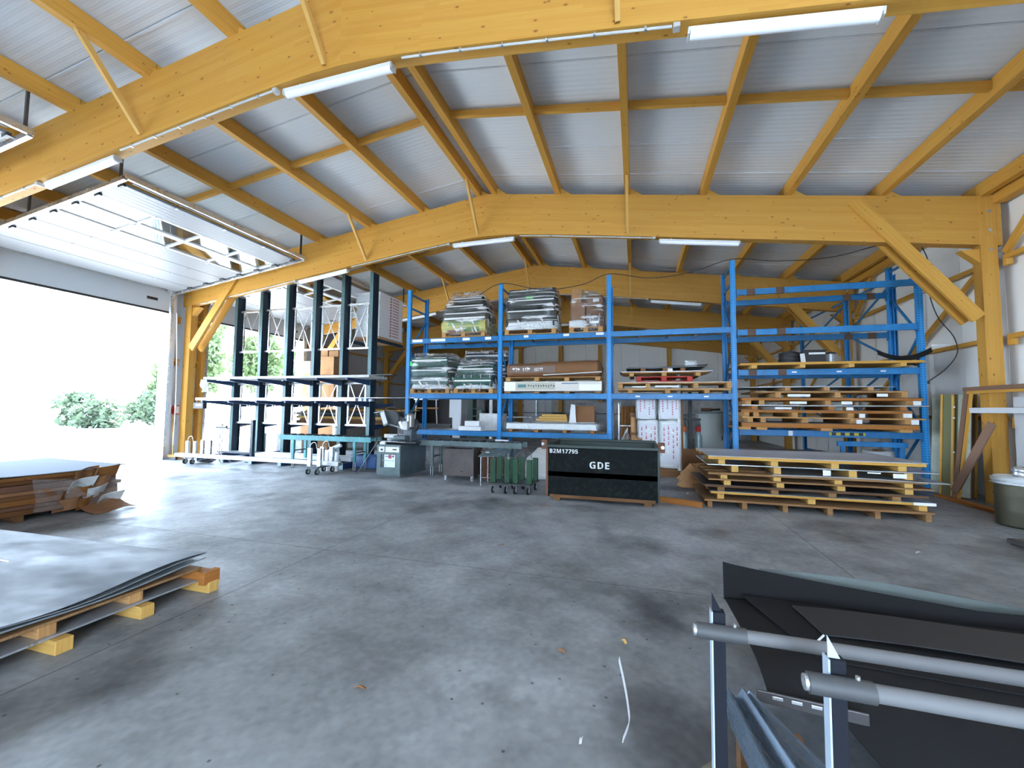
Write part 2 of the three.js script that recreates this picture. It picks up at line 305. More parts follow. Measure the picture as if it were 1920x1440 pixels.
{
  const prof = (x0, x1) => { const p = []; for (let x = x0; x < x1 - 0.01; x += 0.2) p.push([x, 0], [x + 0.1, 0], [x + 0.125, 0.035], [x + 0.175, 0.035]); p.push([x1, 0], [x1, -0.03], [x0, -0.03]); return p; };
  for (let x = WL; x < WR - 0.05; x += 1.0) {
    if (x > -7.0 && x < -5.6) continue;
    const x1 = Math.min(x + 0.995, WR);
    obj('cladding_sheet', ext(prof(x, x1), 1.28).rotateX(-Math.PI / 2).translate(0, 0, ZB), M.cladding, wallB);
    obj('cladding_sheet', ext(prof(x, x1), 0.74).rotateX(-Math.PI / 2).translate(0, 1.32, ZB), M.offWhite, wallB);
  }
  obj('dado_rail', bx(WR - WL, 0.05, 0.06, (WL + WR) / 2, 1.30, ZB + 0.05), M.greyGreen, wallB);
  for (const x of [-9.4, -6.63, -4.2, -1.92, 1.78]) obj('gable_post', bx(0.22, 5.2, 0.2, x, 2.6, ZB + 0.16), M.lumber, wallB);
  obj('wall_panel', bx(2.1, 2.1, 0.05, -6.2, 1.05, ZB - 0.06), M.wallGrey, wallB);
}
const wallF = structure('wall_front');
for (let x = WL; x < WR; x += 1.0) { const w = Math.min(1, WR - x + 0.05), open = x > -1.0 && x < 4.0; obj('wall_panel', rb(w - 0.004, open ? 2.6 : 7.0, 0.08, x + w / 2, open ? 5.7 : 3.5, ZF + 0.05, 0.008), M.wall, wallF); }  // open bays: unseen opening added to bring fill light from behind the viewer

// outer skins behind the joints, unseen, added to keep sky light out
obj('added_skin', bx(0.05, 5.8, 31.6, WR + 0.13, 2.8, -9.3), M.wallGrey, wallR);
obj('added_skin', bx(WR - WL + 0.3, 7.2, 0.05, (WL + WR) / 2, 3.5, ZB - 0.13), M.wallGrey, wallB);
{ let z0 = ZF; for (const [a, b] of [...doors, [ZB, ZB]]) { if (z0 - a > 0.05) obj('added_skin', bx(0.05, 5.8, z0 - a, WL - 0.13, 2.8, (z0 + a) / 2), M.wallGrey, wallL); if (a !== b) obj('added_skin', bx(0.05, 5.8 - DH, a - b, WL - 0.13, DH + (5.8 - DH) / 2, (a + b) / 2), M.wallGrey, wallL); z0 = b; } }
for (const s of [-1, 1]) { const k = obj('added_skin', bx(panelLen, 0.03, 32.4, 0, 0, 0), M.wallGrey, ceiling); k.position.set(XC + s * half / 2, roofY(XC + half / 2) + 0.14, -9.3); k.rotation.z = -s * slope; }
// overhead sectional doors, rolled up under the roof
function sectionDoor(name, z0, z1, full) {
  const d = structure(name), W = z0 - z1, zc = (z0 + z1) / 2, X0 = WL + 0.22, Y0 = DH + 0.42, run = 4.05, sl = 0.137, n = 7, P = (t, dy = 0) => V(X0 + 0.22 + t * run / Math.hypot(1, sl), Y0 + 0.12 + t * run * sl / Math.hypot(1, sl) + dy, 0), rot = Math.atan(sl);
  const h = run / n;
  for (let k = 0; k < n; k++) {
    const c = P((k + 0.5) / n), glazed = k === 4 || k === 5;
    let sec;
    if (!glazed) {
      sec = obj('door_section', rb(h - 0.008, 0.045, W - 0.1, 0, 0, 0, 0.006), M.doorWhite, d);
      for (let q = 1; q < 4; q++) obj('hinge', bx(0.07, 0.012, 0.03, h / 2 - 0.02, -0.028, -W / 2 + q * W / 4), M.galv, sec);
    } else {
      const g = []; for (const s of [-1, 1]) g.push(bx(0.06, 0.045, W - 0.1, s * (h / 2 - 0.034), 0, 0));
      for (let q = 0; q <= 4; q++) g.push(bx(h - 0.008, 0.045, 0.055, 0, 0, (q / 4 - 0.5) * (W - 0.155)));
      sec = obj('door_section', g, M.white, d);
      for (let q = 0; q < 4; q++) obj('pane', bx(h - 0.12, 0.008, (W - 0.155) / 4 - 0.05, 0, 0, ((q + 0.5) / 4 - 0.5) * (W - 0.155)), M.glass, sec);
    }
    sec.position.set(c.x, c.y, zc); sec.rotation.z = rot;
    for (const s of [-1, 1]) obj('roller_bracket', [bx(0.12, 0.05, 0.05, h / 2 - 0.03, -0.035, s * (W / 2 - 0.09)), bx(0.05, 0.015, 0.12, h / 2 - 0.03, -0.03, s * (W / 2 - 0.06))], M.darkSteel, sec);
  }
  const last = obj('door_section', rb(0.045, 0.56, W - 0.1, X0 - 0.02, DH + 0.25, zc, 0.006), M.wallGrey, d);
  obj('grip', [bx(0.02, 0.07, 0.26, X0 + 0.01, DH + 0.24, z1 + 0.5)], M.black, last);
  obj('bottom_seal', bx(0.05, 0.05, W - 0.1, X0 - 0.02, DH - 0.05, zc), M.black, last);
  for (const s of [-1, 1]) {
    const z = zc + s * (W / 2 + 0.02), a = P(-0.02, -0.03), b = P(1.06, -0.03); a.z = b.z = z;
    const up = []; for (let i = 0; i <= 8; i++) { const t = i / 8 * Math.PI / 2; up.push([X0 - 0.02 + 0.26 * (1 - Math.cos(t)), Y0 - 0.12 + 0.25 * Math.sin(t), z]); }
    obj('track', [bar(a, b, 0.06, 0.075), bx(0.075, Y0 - 0.12, 0.06, X0 - 0.02, (Y0 - 0.12) / 2, z), ...up.slice(1).map((p, i) => bar(V(...up[i]), V(...p), 0.06, 0.07))], M.galv, d);
    obj('jamb_strip', bx(0.10, DH + 0.2, 0.09, WL + 0.07, (DH + 0.2) / 2, zc + s * (W / 2 + 0.045)), M.wallGrey, d);
    for (const t of [0.45, 1.03]) { const p = P(t); obj('hanger', bx(0.04, roofY(p.x) - p.y, 0.03, p.x, (roofY(p.x) + p.y) / 2, z), M.darkSteel, d); }
  }
  const e = P(1.035), e2 = P(1.06);
  obj('end_rail', [bx(0.05, 0.09, W + 0.1, e2.x, e2.y, zc)], M.galv, d);
  obj('spring_shaft', [cy(0.045, W - 0.3, e.x - 0.02, e.y + 0.03, zc, 'z', 14), cy(0.02, W, e.x - 0.02, e.y + 0.03, zc, 'z', 10)], M.darkSteel, d);
  return d;
}
sectionDoor('door_1', ...doors[1]);
sectionDoor('door_2', ...doors[2]);
sectionDoor('door_3', ...doors[0]);

// glulam portal frames
function rafterGeo(s) {
  const pts = [], n = 24, e = 9.3;
  for (let i = 0; i <= n; i++) { const x = XC + s * e * i / n; pts.push([x, topY(x) - 0.004]); }
  for (let i = n; i >= 0; i--) { const x = XC + s * e * i / n; pts.push([x, Math.max(botY(x), 4.28)]); }
  if (s < 0) pts.reverse();
  const g = ext(pts, 0.19), uv = g.attributes.uv, p = g.attributes.position, q = g.attributes.normal, c = Math.cos(slope), d = -s * Math.sin(slope);
  for (let i = 0; i < p.count; i++) uv.setXY(i, p.getX(i) * c + p.getY(i) * d + s * 3, Math.abs(q.getZ(i)) > 0.5 ? -p.getX(i) * d + p.getY(i) * c : p.getZ(i));
  return g.translate(0, 0, -0.095);
}
const frameLabels = ['huge glulam timber portal frame nearest the viewer, running across the top of the view', 'glulam timber portal frame standing just in front of the blue racks', 'glulam timber portal frame right behind the blue racks, its knee braces seen through them', 'glulam timber portal frame second behind the blue racks, in front of the gable frame', 'glulam timber portal frame farthest away, against the white gable wall'];
const rafters = [rafterGeo(-1), rafterGeo(1)];
FZ.forEach((z, i) => {
  const f = thing('portal_frame', frameLabels[i], 'timber frame', [0, 0, z]);
  obj('rafter', rafters[0], M.glulam, f); obj('rafter', rafters[1], M.glulam, f);
  for (const s of [-1, 1]) {
    const xi = s > 0 ? XR : XL, xc = xi + s * 0.115;
    const col = obj('column', rb(0.23, 5.26, 0.2, xc, 2.63, 0.0, 0.006), M.glulam, f);
    for (const y of [4.95, 4.62, 4.28]) { obj('bolt', cy(0.016, 0.06, xc + s * 0.14, y, 0.04, 'x', 8), M.galv, col); obj('washer', cy(0.03, 0.012, xc + 0.02, y + 0.02, 0.105, 'z', 8), M.galv, col); }
    for (const dz of [0.13, -0.13]) obj('knee_brace', bar(V(xi - s * 1.82, 5.38, dz), V(xi - s * 0.1, 3.12, dz), 0.06, 0.21, V(0, 1, 0.001)), M.lumber, f);
    obj('corner_block', place(ext([[0, 0], [-s * 0.26, 0], [0, -0.24]].slice(0).sort((a, b) => 0), 0.14), xi, 4.33, -0.07), M.lumber, f);
  }
  for (const x of [-6.49, -3.50, -0.14]) obj('fly_brace', bar(V(x, topY(x) + 0.02, 0.86), V(x, botY(x) + 0.05, 0.105), 0.05, 0.07), M.paleLumber, f);
});
// ================================================================ RACKS
const holeTex = canvasTex(64, 128, (c, w, h) => { c.fillStyle = '#ffffff'; c.fillRect(0, 0, w, h); c.fillStyle = '#2a3550'; for (const y of [20, 84]) for (const x of [18, 46]) { c.beginPath(); c.ellipse(x, y, 6, 10, 0, 0, 7); c.fill(); } });
holeTex.wrapS = holeTex.wrapT = THREE.RepeatWrapping; holeTex.rotation = Math.PI / 2; holeTex.repeat.set(10, 10);
const rackPost = S(lin(0.025, 0.28, 0.66), 0.42, 0, { map: holeTex });
function post(h) { const w = 0.1, d = 0.08, t = 0.006, g = uvBox(new THREE.ExtrudeGeometry(new THREE.Shape([[-w / 2, d / 2], [-w / 2, -d / 2], [-w / 2 + 0.02, -d / 2], [-w / 2 + 0.02, -d / 2 + t], [-w / 2 + t, -d / 2 + t], [-w / 2 + t, d / 2 - t], [w / 2 - t, d / 2 - t], [w / 2 - t, -d / 2 + t], [w / 2 - 0.02, -d / 2 + t], [w / 2 - 0.02, -d / 2], [w / 2, -d / 2], [w / 2, d / 2]].map((p) => new THREE.Vector2(p[0], p[1]))), { depth: h, bevelEnabled: false }), 2, false); return g.rotateX(-Math.PI / 2); }
function uprightFrame(r, x, z0, z1, h, mat = M.rack) {
  for (const [z, ry] of [[z0, 0], [z1, Math.PI]]) {
    const u = obj('upright', post(h).rotateY(Math.PI + ry).translate(x, 0, z), rackPost, r);
    obj('foot_plate', bx(0.16, 0.012, 0.14, x, 0.006, z), M.rack, u);
  }
  const a = z0 - 0.04, b = z1 + 0.04, n = Math.round(h / 1.15), st = (h - 0.5) / n;
  for (const y of [h - 0.1, 0.22]) obj('frame_tie', bx(0.03, 0.045, a - b, x, y, (a + b) / 2), mat, r);
  obj('frame_tie', bx(0.03, 0.045, a - b, x, h - 0.48, (a + b) / 2), mat, r);
  for (let k = 0; k < n - 1 + 1; k++) { const y0 = 0.25 + k * st * 0.9, y1 = y0 + st * 0.86; obj('frame_brace', bar(V(x, k % 2 ? y0 : y1, a), V(x, k % 2 ? y1 : y0, b), 0.03, 0.045), mat, r); }
}
function rackBeam(r, x0, x1, y, z, front, mat = M.rack) {
  const b = obj('load_beam', rb(x1 - x0 - 0.1, 0.13, 0.05, (x0 + x1) / 2, y, z, 0.01), mat, r);
  for (const x of [x0 + 0.055, x1 - 0.055]) obj('connector', bx(0.012, 0.2, 0.08, x, y - 0.02, z), M.rack, b);
  return b;
}
const sticker = (b, name, x, y, z, w, h, mat = M.paper) => obj(name, bx(w, h, 0.003, x, y, z), mat, b);
const RX = [-5.88, -3.28, -0.59, 2.07, 5.40], RZ = [-10.24, -11.22];
const tape = S(lin(0.10, 0.055, 0.035), 0.6);
{
  const r = thing('pallet_rack', 'blue three-bay pallet rack holding wrapped rolls, boxes and timber pallets', 'pallet rack');
  for (let i = 0; i < 4; i++) uprightFrame(r, RX[i], RZ[0], RZ[1], i === 3 ? 4.82 : 4.7);
  for (let i = 0; i < 3; i++) for (const y of i < 2 ? [0.87, 1.82, 3.285] : [1.82, 3.285]) {
    const b = rackBeam(r, RX[i], RX[i + 1], y, RZ[0] + 0.02), back = rackBeam(r, RX[i], RX[i + 1], y, RZ[1] - 0.02);
    if (i === 2 && y < 2) for (const x of [0.05, 0.75, 1.5]) sticker(b, 'beam_label', x, y, RZ[0] + 0.0465, 0.1, 0.03);
    if (i === 0 && y > 3) for (const [x, w] of [[-5.6, 0.3], [-5.0, 0.42], [-4.2, 0.2], [-3.6, 0.16]]) sticker(b, 'worn_label', x, y + 0.01, RZ[0] + 0.0465, w, 0.07);
    if (i === 1 && y > 3) for (const [x, w] of [[-2.6, 0.12], [-1.6, 0.14], [-0.8, 0.18]]) sticker(b, 'worn_label', x, y + 0.02, RZ[0] + 0.0465, w, 0.06);
    if (y > 1) for (let k = 1; k < 4; k++) obj('support_bar', bx(0.05, 0.04, 0.95, RX[i] + k * (RX[i + 1] - RX[i]) / 4, y + 0.02, (RZ[0] + RZ[1]) / 2), M.galv, r);
  }
}
{
  const r = thing('pallet_rack', 'tall blue rack bay with empty upper beams above a stack of sheet pallets', 'pallet rack');
  uprightFrame(r, RX[4], RZ[0], RZ[1], 4.7);
  const x0 = RX[3] + 0.0, x1 = RX[4];
  for (const y of [4.095, 3.21, 2.335, 1.06]) {
    const b = rackBeam(r, x0 + 0.02, x1, y, RZ[0] + 0.02), back = rackBeam(r, x0 + 0.02, x1, y, RZ[1] - 0.02);
    if (y !== 1.06) for (const x of [2.42, 2.98]) obj('tape_mark', bx(0.16, 0.132, 0.056, x, y, RZ[0] + 0.02), tape, b);
    if (y > 3) for (const x of [4.6, 5.05]) obj('tape_mark', bx(0.16, 0.132, 0.056, x, y, RZ[1] - 0.02), tape, back);
    if (y < 3 && y > 2) for (const x of [3.2, 4.0, 4.75]) sticker(b, 'beam_label', x, y, RZ[0] + 0.0465, 0.09, 0.03);
    if (y === 1.06) {
      sticker(b, 'warning_strip', 4.1, y + 0.005, RZ[0] + 0.0465, 0.62, 0.06, S(lin(0.5, 0.42, 0.02), 0.5));
      for (let k = 0; k < 4; k++) obj('black_stripe', bx(0.075, 0.06, 0.002, 3.87 + k * 0.155, y + 0.005, RZ[0] + 0.0492, 0, 0, 0), M.black, b);
      sticker(b, 'beam_label', 3.1, y, RZ[0] + 0.0465, 0.08, 0.1);
    }
  }
  for (const y of [2.335, 1.06]) for (let k = 1; k < 4; k++) obj('support_bar', bx(0.05, 0.04, 0.95, x0 + k * (x1 - x0) / 4, y + 0.02, (RZ[0] + RZ[1]) / 2), M.galv, r);
}
{
  const r = thing('pallet_rack', 'empty blue rack frames standing behind the tall rack bay, beside the white wall', 'pallet rack');
  for (const [x, z] of [[5.55, -11.42], [5.46, -13.4], [5.4, -16.4]]) { const u = obj('upright', post(4.6).translate(x, 0, z), rackPost, r); obj('foot_plate', bx(0.16, 0.012, 0.14, x, 0.006, z), M.rack, u); }
  for (const [xa, za, xb, zb] of [[5.55, -11.46, 5.46, -13.36], [5.46, -13.44, 5.4, -16.36]]) {
    for (const y of [4.5, 0.3]) obj('frame_tie', bar(V(xa, y, za), V(xb, y, zb), 0.03, 0.045), M.rack, r);
    for (const [y0, y1] of [[4.4, 3.6], [2.7, 3.55], [2.6, 1.8], [0.9, 1.75]]) obj('frame_brace', bar(V(xa, y0, za), V(xb, y1, zb), 0.03, 0.045), M.rack, r);
  }
  obj('load_beam', bx(0.05, 0.13, 1.9, 5.46, 1.0, -12.4), M.rack, r);
}
{ // cantilever rack
  const r = thing('cantilever_rack', 'dark navy cantilever rack of six tall columns carrying long profiles', 'cantilever rack');
  const cx = [-11.5, -10.56, -9.62, -8.68, -7.74, -6.84], H = 5.03;
  const litFlangeMat = S(lin(0.10, 0.20, 0.21), 0.4, 0.1, { map: dirtTex });
  const I = (h) => uvBox(new THREE.ExtrudeGeometry(new THREE.Shape([[-0.05, 0.13], [-0.05, 0.115], [-0.006, 0.115], [-0.006, -0.115], [-0.05, -0.115], [-0.05, -0.13], [0.05, -0.13], [0.05, -0.115], [0.006, -0.115], [0.006, 0.115], [0.05, 0.115], [0.05, 0.13]].map((p) => new THREE.Vector2(...p))), { depth: h, bevelEnabled: false }), 2, false).rotateX(-Math.PI / 2);
  cx.forEach((x, i) => {
    const c = obj('column', I(H).translate(x, 0.13, -10.0), M.navy, r);
    obj('lit_front_flange', bx(0.102, H, 0.004, x, 0.13 + H / 2, -9.867), litFlangeMat, c);  // paler skin over the flange: light on its front put into the colour
    obj('column_cap', bx(0.11, 0.01, 0.27, x, 0.14 + H, -10.0), M.navy, c);
    const b = obj('base_foot', rb(0.1, 0.14, 2.3, x, 0.07, -10.0, 0.008), M.navyArm, r);
    obj('foot_end', bx(0.104, 0.144, 0.006, x, 0.072, -8.847), S(lin(0.30, 0.42, 0.45), 0.5), b);
    for (const y of [1.62, 2.2]) {
      obj('arm', place(ext([[0, -0.11], [0.93, -0.02], [0.93, 0.03], [0, 0.03]], 0.06), 0, 0, -0.03).rotateY(-Math.PI / 2).translate(x, y, -9.87), M.navyArm, r);
      obj('arm', place(ext([[0, -0.11], [0.93, -0.02], [0.93, 0.03], [0, 0.03]], 0.06), 0, 0, -0.03).rotateY(Math.PI / 2).translate(x, y - 0.62, -10.13), M.navyArm, r);
    }
    if (i > 3) obj('arm', rb(0.07, 0.09, 1.4, x, 3.36, -10.82, 0.006), M.navy, r);
  });
  for (let i = 0; i < 5; i++) for (const [y0, y1] of [[3.12, 4.34], [1.02, 2.16]]) {
    const a = cx[i] + 0.06, b = cx[i + 1] - 0.06, z = -10.0;
    for (const y of [y0, y1]) obj('tie_bar', bx(b - a, 0.05, 0.05, (a + b) / 2, y, z), M.galv, r);
    for (const x of [a + 0.12, b - 0.12]) obj('tie_post', bx(0.04, y1 - y0, 0.04, x, (y0 + y1) / 2, z), M.galv, r);
    obj('cross_brace', bar(V(a + 0.14, y0, z + 0.012), V(b - 0.14, y1, z + 0.012), 0.01, 0.022), M.galv, r);
    obj('cross_brace', bar(V(a + 0.14, y1, z - 0.012), V(b - 0.14, y0, z - 0.012), 0.01, 0.022), M.galv, r);
  }
}
// long stock on the cantilever arms
function stock(name, label, x0, x1, z0, z1, y0, y1, mat, n, group) {
  const t = thing(name, label, 'profiles', [(x0 + x1) / 2, y0, (z0 + z1) / 2], 0, group), d = (z0 - z1) / n;
  for (let k = 0; k < n; k++) { const a = rr(-0.05, 0.05); obj('profile', rb(x1 - x0 - Math.abs(a) * 2 - 0.02, y1 - y0 - rr(0, 0.012), d - 0.006, a, (y1 - y0) / 2, (z0 - z1) / 2 - (k + 0.5) * d, 0.004), mat, t); }
  return t;
}
stock('profile_bundle', 'pale flat profiles on the upper arms of the navy cantilever rack', -11.55, -6.2, -8.95, -9.8, 2.232, 2.30, M.offWhite, 7);
stock('profile_bundle', 'dark thin bars jutting out at the end of the upper cantilever arms', -8.2, -5.7, -9.2, -9.5, 2.301, 2.325, M.darkSteel, 3);
stock('profile_bundle', 'bright metal profiles on the lower arms of the navy cantilever rack', -11.8, -6.55, -8.98, -9.75, 1.652, 1.73, M.sheetMetal, 6);
stock('profile_bundle', 'thin shiny strips lying over the lower profiles and reaching past the first blue upright', -8.9, -5.05, -9.1, -9.4, 1.731, 1.752, M.sheetMetal, 4);
stock('profile_bundle', 'white plastic profiles lying on the feet of the cantilever rack', -9.9, -6.82, -9.2, -9.6, 0.145, 0.25, M.white, 4);
stock('profile_bundle', 'dark steel tubes lying on the feet of the cantilever rack behind the white profiles', -11.7, -7.2, -9.62, -9.84, 0.145, 0.21, M.darkSteel, 3);
// black bin hanging tag and roll at the rack end
{ const t = thing('bubble_wrap', 'crumpled white plastic hanging below the upper profiles at the rack end', 'wrap', [-11.42, 1.98, -8.93]); obj('sheet', grid(10, 10, (u, v) => [(u - 0.5) * 0.22 + 0.02 * Math.sin(v * 9), 0.24 - v * 0.34, 0.04 * Math.sin(u * 8 + v * 5)], 0.004), M.plasticWhite, t); }
{ const t = thing('tool_box', 'small black box hanging under the lower arms at the rack end', 'box', [-11.62, 1.42, -9.0]); obj('case', rb(0.36, 0.17, 0.12, 0, 0.085, 0, 0.01), M.black, t); obj('label_plate', bx(0.2, 0.05, 0.004, 0.02, 0.1, 0.062), M.paper, t); obj('hanging_strap', [bx(0.03, 0.06, 0.02, -0.12, 0.2, 0)], M.black, t); }
{ // printed wrapped stack on the rear arms
  const face = canvasTex(256, 512, (c, w, h) => {
    c.fillStyle = '#e9e4e2'; c.fillRect(0, 0, w, h);
    for (let i = 0; i < 14; i++) { const y = 20 + i * 34; c.fillStyle = '#f3eeec'; c.fillRect(0, y - 6, w, 30); c.fillStyle = '#c9c4c4'; c.fillRect(0, y + 24, w, 2); c.fillStyle = 'rgba(190,40,45,0.75)'; c.fillRect(138, y + 2, 76, 11); c.fillStyle = '#b22a30'; c.fillRect(108, y + 2, 20, 14); c.fillRect(112, y + 18, 12, 4); }
  });
  const t = thing('wrapped_panel_stack', 'white wrapped stack of panels with red printed edges on the rear cantilever arms', 'wrapped stack', [-7.2, 3.41, -10.85]);
  const y0 = 0; for (let k = 0; k < 14; k++) obj('panel', rb(0.74, 0.088, 1.18, rr(-0.006, 0.006), 0.12 + k * 0.09, rr(-0.01, 0.01), 0.006), M.white, t);
  const pr = obj('printed_edge', new THREE.PlaneGeometry(1.16, 1.26).rotateY(Math.PI / 2).translate(0.381, 0.70, 0), S(0xffffff, 0.5, 0, { map: face }), t);
  obj('pallet_base', rb(0.76, 0.07, 1.2, 0, 0.035, 0), M.pallet, t);
  obj('wrap_film', new RoundedBoxGeometry(0.80, 1.34, 1.24, 2, 0.03).translate(0, 0.69, 0), M.clearFilm, t);
}
// ================================================================ LOADS ON AND BESIDE THE RACKS
// hull: closed skin round an upright axis; prof rows are [height 0..1, x scale, z scale]
function hull(w, h, d, o = {}) {
  const { prof = [[0, 1, 1], [1, 1, 1]], exp = 5, noise = 0.02, salt = 1, nu = 36, nv = 18, sag = 0 } = o;
  const at = (v) => { for (let i = 1; i < prof.length; i++) if (v <= prof[i][0]) { const a = prof[i - 1], b = prof[i], t = (v - a[0]) / (b[0] - a[0]); return [a[1] + (b[1] - a[1]) * t, a[2] + (b[2] - a[2]) * t]; } return prof.at(-1).slice(1); };
  return grid(nu, nv + 4, (u, vv) => {
    const j = vv * (nv + 4), v = Math.max(0, Math.min(1, (j - 2) / nv)), cap = j < 2 ? [0, 0.9][Math.round(j)] : j > nv + 2 ? [0.9, 0][Math.round(j - nv - 3)] : 1;
    const a = -u * Math.PI * 2, c = Math.cos(a), s = Math.sin(a), k = 1 / Math.pow(Math.abs(c) ** exp + Math.abs(s) ** exp, 1 / exp), [sx, sz] = at(v);
    const n = 1 + noise * (fbm(((u % 1) + 1) % 1 , v, 10, 8, 3, salt) - 0.5) * 4;
    return [c * k * w / 2 * sx * cap * n, v * h * (1 + noise * 0.6 * Math.sin(u * 19 + salt) * v) , s * k * d / 2 * sz * cap * n];
  });
}
function palletParts(t, L, D, o = {}) {                 // a timber pallet with deck boards, blocks and runners; returns its height
  const { mat = M.pallet, nx = 3, nb = 5, bh = 0.09 } = o, th = 0.022;
  for (let k = 0; k < nb; k++) obj('deck_board', rb(L, th, D / nb * 0.72, 0, th + bh + th / 2, (k / (nb - 1) - 0.5) * (D - D / nb * 0.72), 0.003), mat, t);
  for (let i = 0; i < nx; i++) for (const s of [-1, 0, 1]) obj('block', rb(0.11, bh, 0.1, (i / (nx - 1) - 0.5) * (L - 0.11), th + bh / 2, s * (D - 0.1) / 2, 0.004), mat, t);
  for (const s of [-1, 0, 1]) obj('runner', rb(L, th, 0.1, 0, th / 2, s * (D - 0.1) / 2, 0.003), mat, t);
  return th * 2 + bh;
}
const rollEnd = dataTex(128, 128, (u, v) => { const r = Math.hypot(u - 0.5, v - 0.5) * 2, s = 0.5 + 0.5 * Math.sin(r * 60); return r > 0.98 ? 0.1 : [0.25 + 0.2 * s, 0.25 + 0.2 * s, 0.24 + 0.2 * s]; });
function roll(t, L, r, x, y, z, mat, strip) {
  const g = cy(r, L, x, y, z, 'x', 22);
  const m = obj('roll', g, mat, t);
  obj('core_hole', [cy(r * 0.28, L + 0.006, x, y, z, 'x', 12)], M.cardDark, m);
  if (strip) obj('edge_strip', bx(L * 0.97, 0.032, 0.006, x, y + r * strip, z + Math.sqrt(1 - strip * strip) * r + 0.002, 0, -Math.asin(strip) * 0.9), M.paper, m);
  return m;
}
const yellowPrint = canvasTex(512, 256, (c, w, h) => { c.fillStyle = '#b9b56a'; c.fillRect(0, 0, w, h); c.fillStyle = '#7d9b5a'; c.fillRect(0, 40, 150, 180); c.fillStyle = '#c99a45'; c.fillRect(170, 20, 210, 220); c.fillStyle = '#8a5560'; c.fillRect(395, 30, 60, 80); c.fillStyle = '#688a50'; c.fillRect(395, 130, 90, 90); c.fillStyle = '#d9d3a0'; for (let i = 0; i < 9; i++) c.fillRect(10 + i * 55, 118, 36, 10); });
{ // load A, upper shelf, first bay
  const t = thing('wrapped_roll_pallet', 'film-wrapped pallet of black rolls over a yellow printed roll, upper shelf of first bay', 'wrapped pallet', [-4.28, 3.352, -10.62]);
  const h = palletParts(t, 1.2, 0.9), P = S(0xffffff, 0.5, 0, { map: yellowPrint });
  for (const z of [0.31, -0.02, -0.33]) { const m = obj('roll', new THREE.CylinderGeometry(0.165, 0.165, 1.22, 24, 1).rotateZ(Math.PI / 2).toNonIndexed().translate(0, h + 0.165, z), P, t); }
  for (const [z, y, L, dx, s] of [[0.24, 0.44, 1.16, 0, 0.5], [-0.08, 0.44, 1.16, 0.02, 0], [-0.34, 0.42, 1.16, 0, 0], [0.17, 0.66, 1.05, -0.03, 0.4], [-0.14, 0.66, 1.05, 0.02, 0.3], [0.05, 0.88, 0.8, 0.0, 0.5], [-0.2, 0.86, 0.8, 0.05, 0]]) roll(t, L, 0.14, dx, h + y, z, M.bitumen, s);
  obj('tape_band', [bx(1.14, 0.05, 0.006, 0, h + 0.37, 0.385, 0, -0.1), bx(0.9, 0.05, 0.006, 0, h + 0.72, 0.31, 0, -0.3)].slice(0, 1), M.paper, t);
  obj('wrap_film', hull(1.3, 1.14, 0.98, { prof: [[0, 0.98, 1], [0.3, 1, 1], [0.55, 0.97, 0.92], [0.72, 0.9, 0.8], [1, 0.62, 0.5]], noise: 0.02, salt: 3, exp: 6 }).translate(0, 0.1, 0), M.film, t);
}
function rollPallet(label, pos, o) {
  const t = thing('wrapped_roll_pallet', label, 'wrapped pallet', pos), h = palletParts(t, o.L, 0.9, { mat: o.pm ?? M.pallet });
  const r = o.r;
  o.rows.forEach((n, k) => { for (let i = 0; i < n; i++) roll(t, o.L * (o.len ?? 0.96) * (1 - k * (o.shr ?? 0.02)), r, rr(-0.015, 0.015), h + r + k * r * 1.74, ((n - 1) / 2 - i) * r * 2.02, o.mat, i === 0 && o.strip?.[k] ? o.strip[k] : 0); });
  const top = h + o.H;
  if (o.base) { obj('white_base_wrap', hull(o.L * 1.02, o.base, 0.96, { exp: 8, noise: 0.015, salt: o.salt }).translate(0, h - 0.02, 0), M.plasticWhite, t); }
  for (const x of o.straps ?? []) obj('wrap_tail', tube([[x, h + 0.35, 0.47], [x + 0.02, h + 0.1, 0.5], [x - 0.02, h - 0.08, 0.49]], 0.008, 12, 5), M.plasticWhite, t);
  if (o.label) obj('green_label', grid(6, 6, (u, v) => { const a = o.labelR ?? 0.12; return [o.label[0] + (u - 0.5) * a * 1.5, h + o.label[1] + (v - 0.5) * a * 0.8, o.label[2] + 0.004 * Math.sin(u * 9)]; }, 0.003), M.sticker, t);
  obj('wrap_film', hull(o.L * 1.05, o.H + 0.04, 0.98, { prof: o.prof, noise: 0.022, salt: o.salt, exp: 6 }).translate(0, h - 0.02, 0), M.film, t);
  return t;
}
rollPallet('film-wrapped pallet of black rolls with an oval green label, upper shelf of second bay', [-2.5, 3.352, -10.62], { L: 1.3, r: 0.15, rows: [3, 3, 3, 2], H: 1.02, mat: M.bitumen, base: 0.2, strip: [0, 0.3, 0.35, 0.5], label: [-0.02, 0.78, 0.42], salt: 5, prof: [[0, 1, 1], [0.6, 1, 1], [0.85, 0.96, 0.9], [1, 0.9, 0.7]], len: 0.95, shr: 0.01 });
rollPallet('film-wrapped pallet of dark green rolls with a square green label, lower shelf beside first upright', [-5.21, 1.887, -10.62], { L: 1.13, r: 0.155, rows: [3, 3, 3], H: 0.92, mat: M.rollGreen, base: 0.12, strip: [0.4, 0.35, 0.3], label: [-0.46, 0.66, 0.46], labelR: 0.15, salt: 8, prof: [[0, 1, 1], [0.15, 1.04, 1.03], [0.7, 1.02, 1], [1, 0.9, 0.85]], straps: [] });
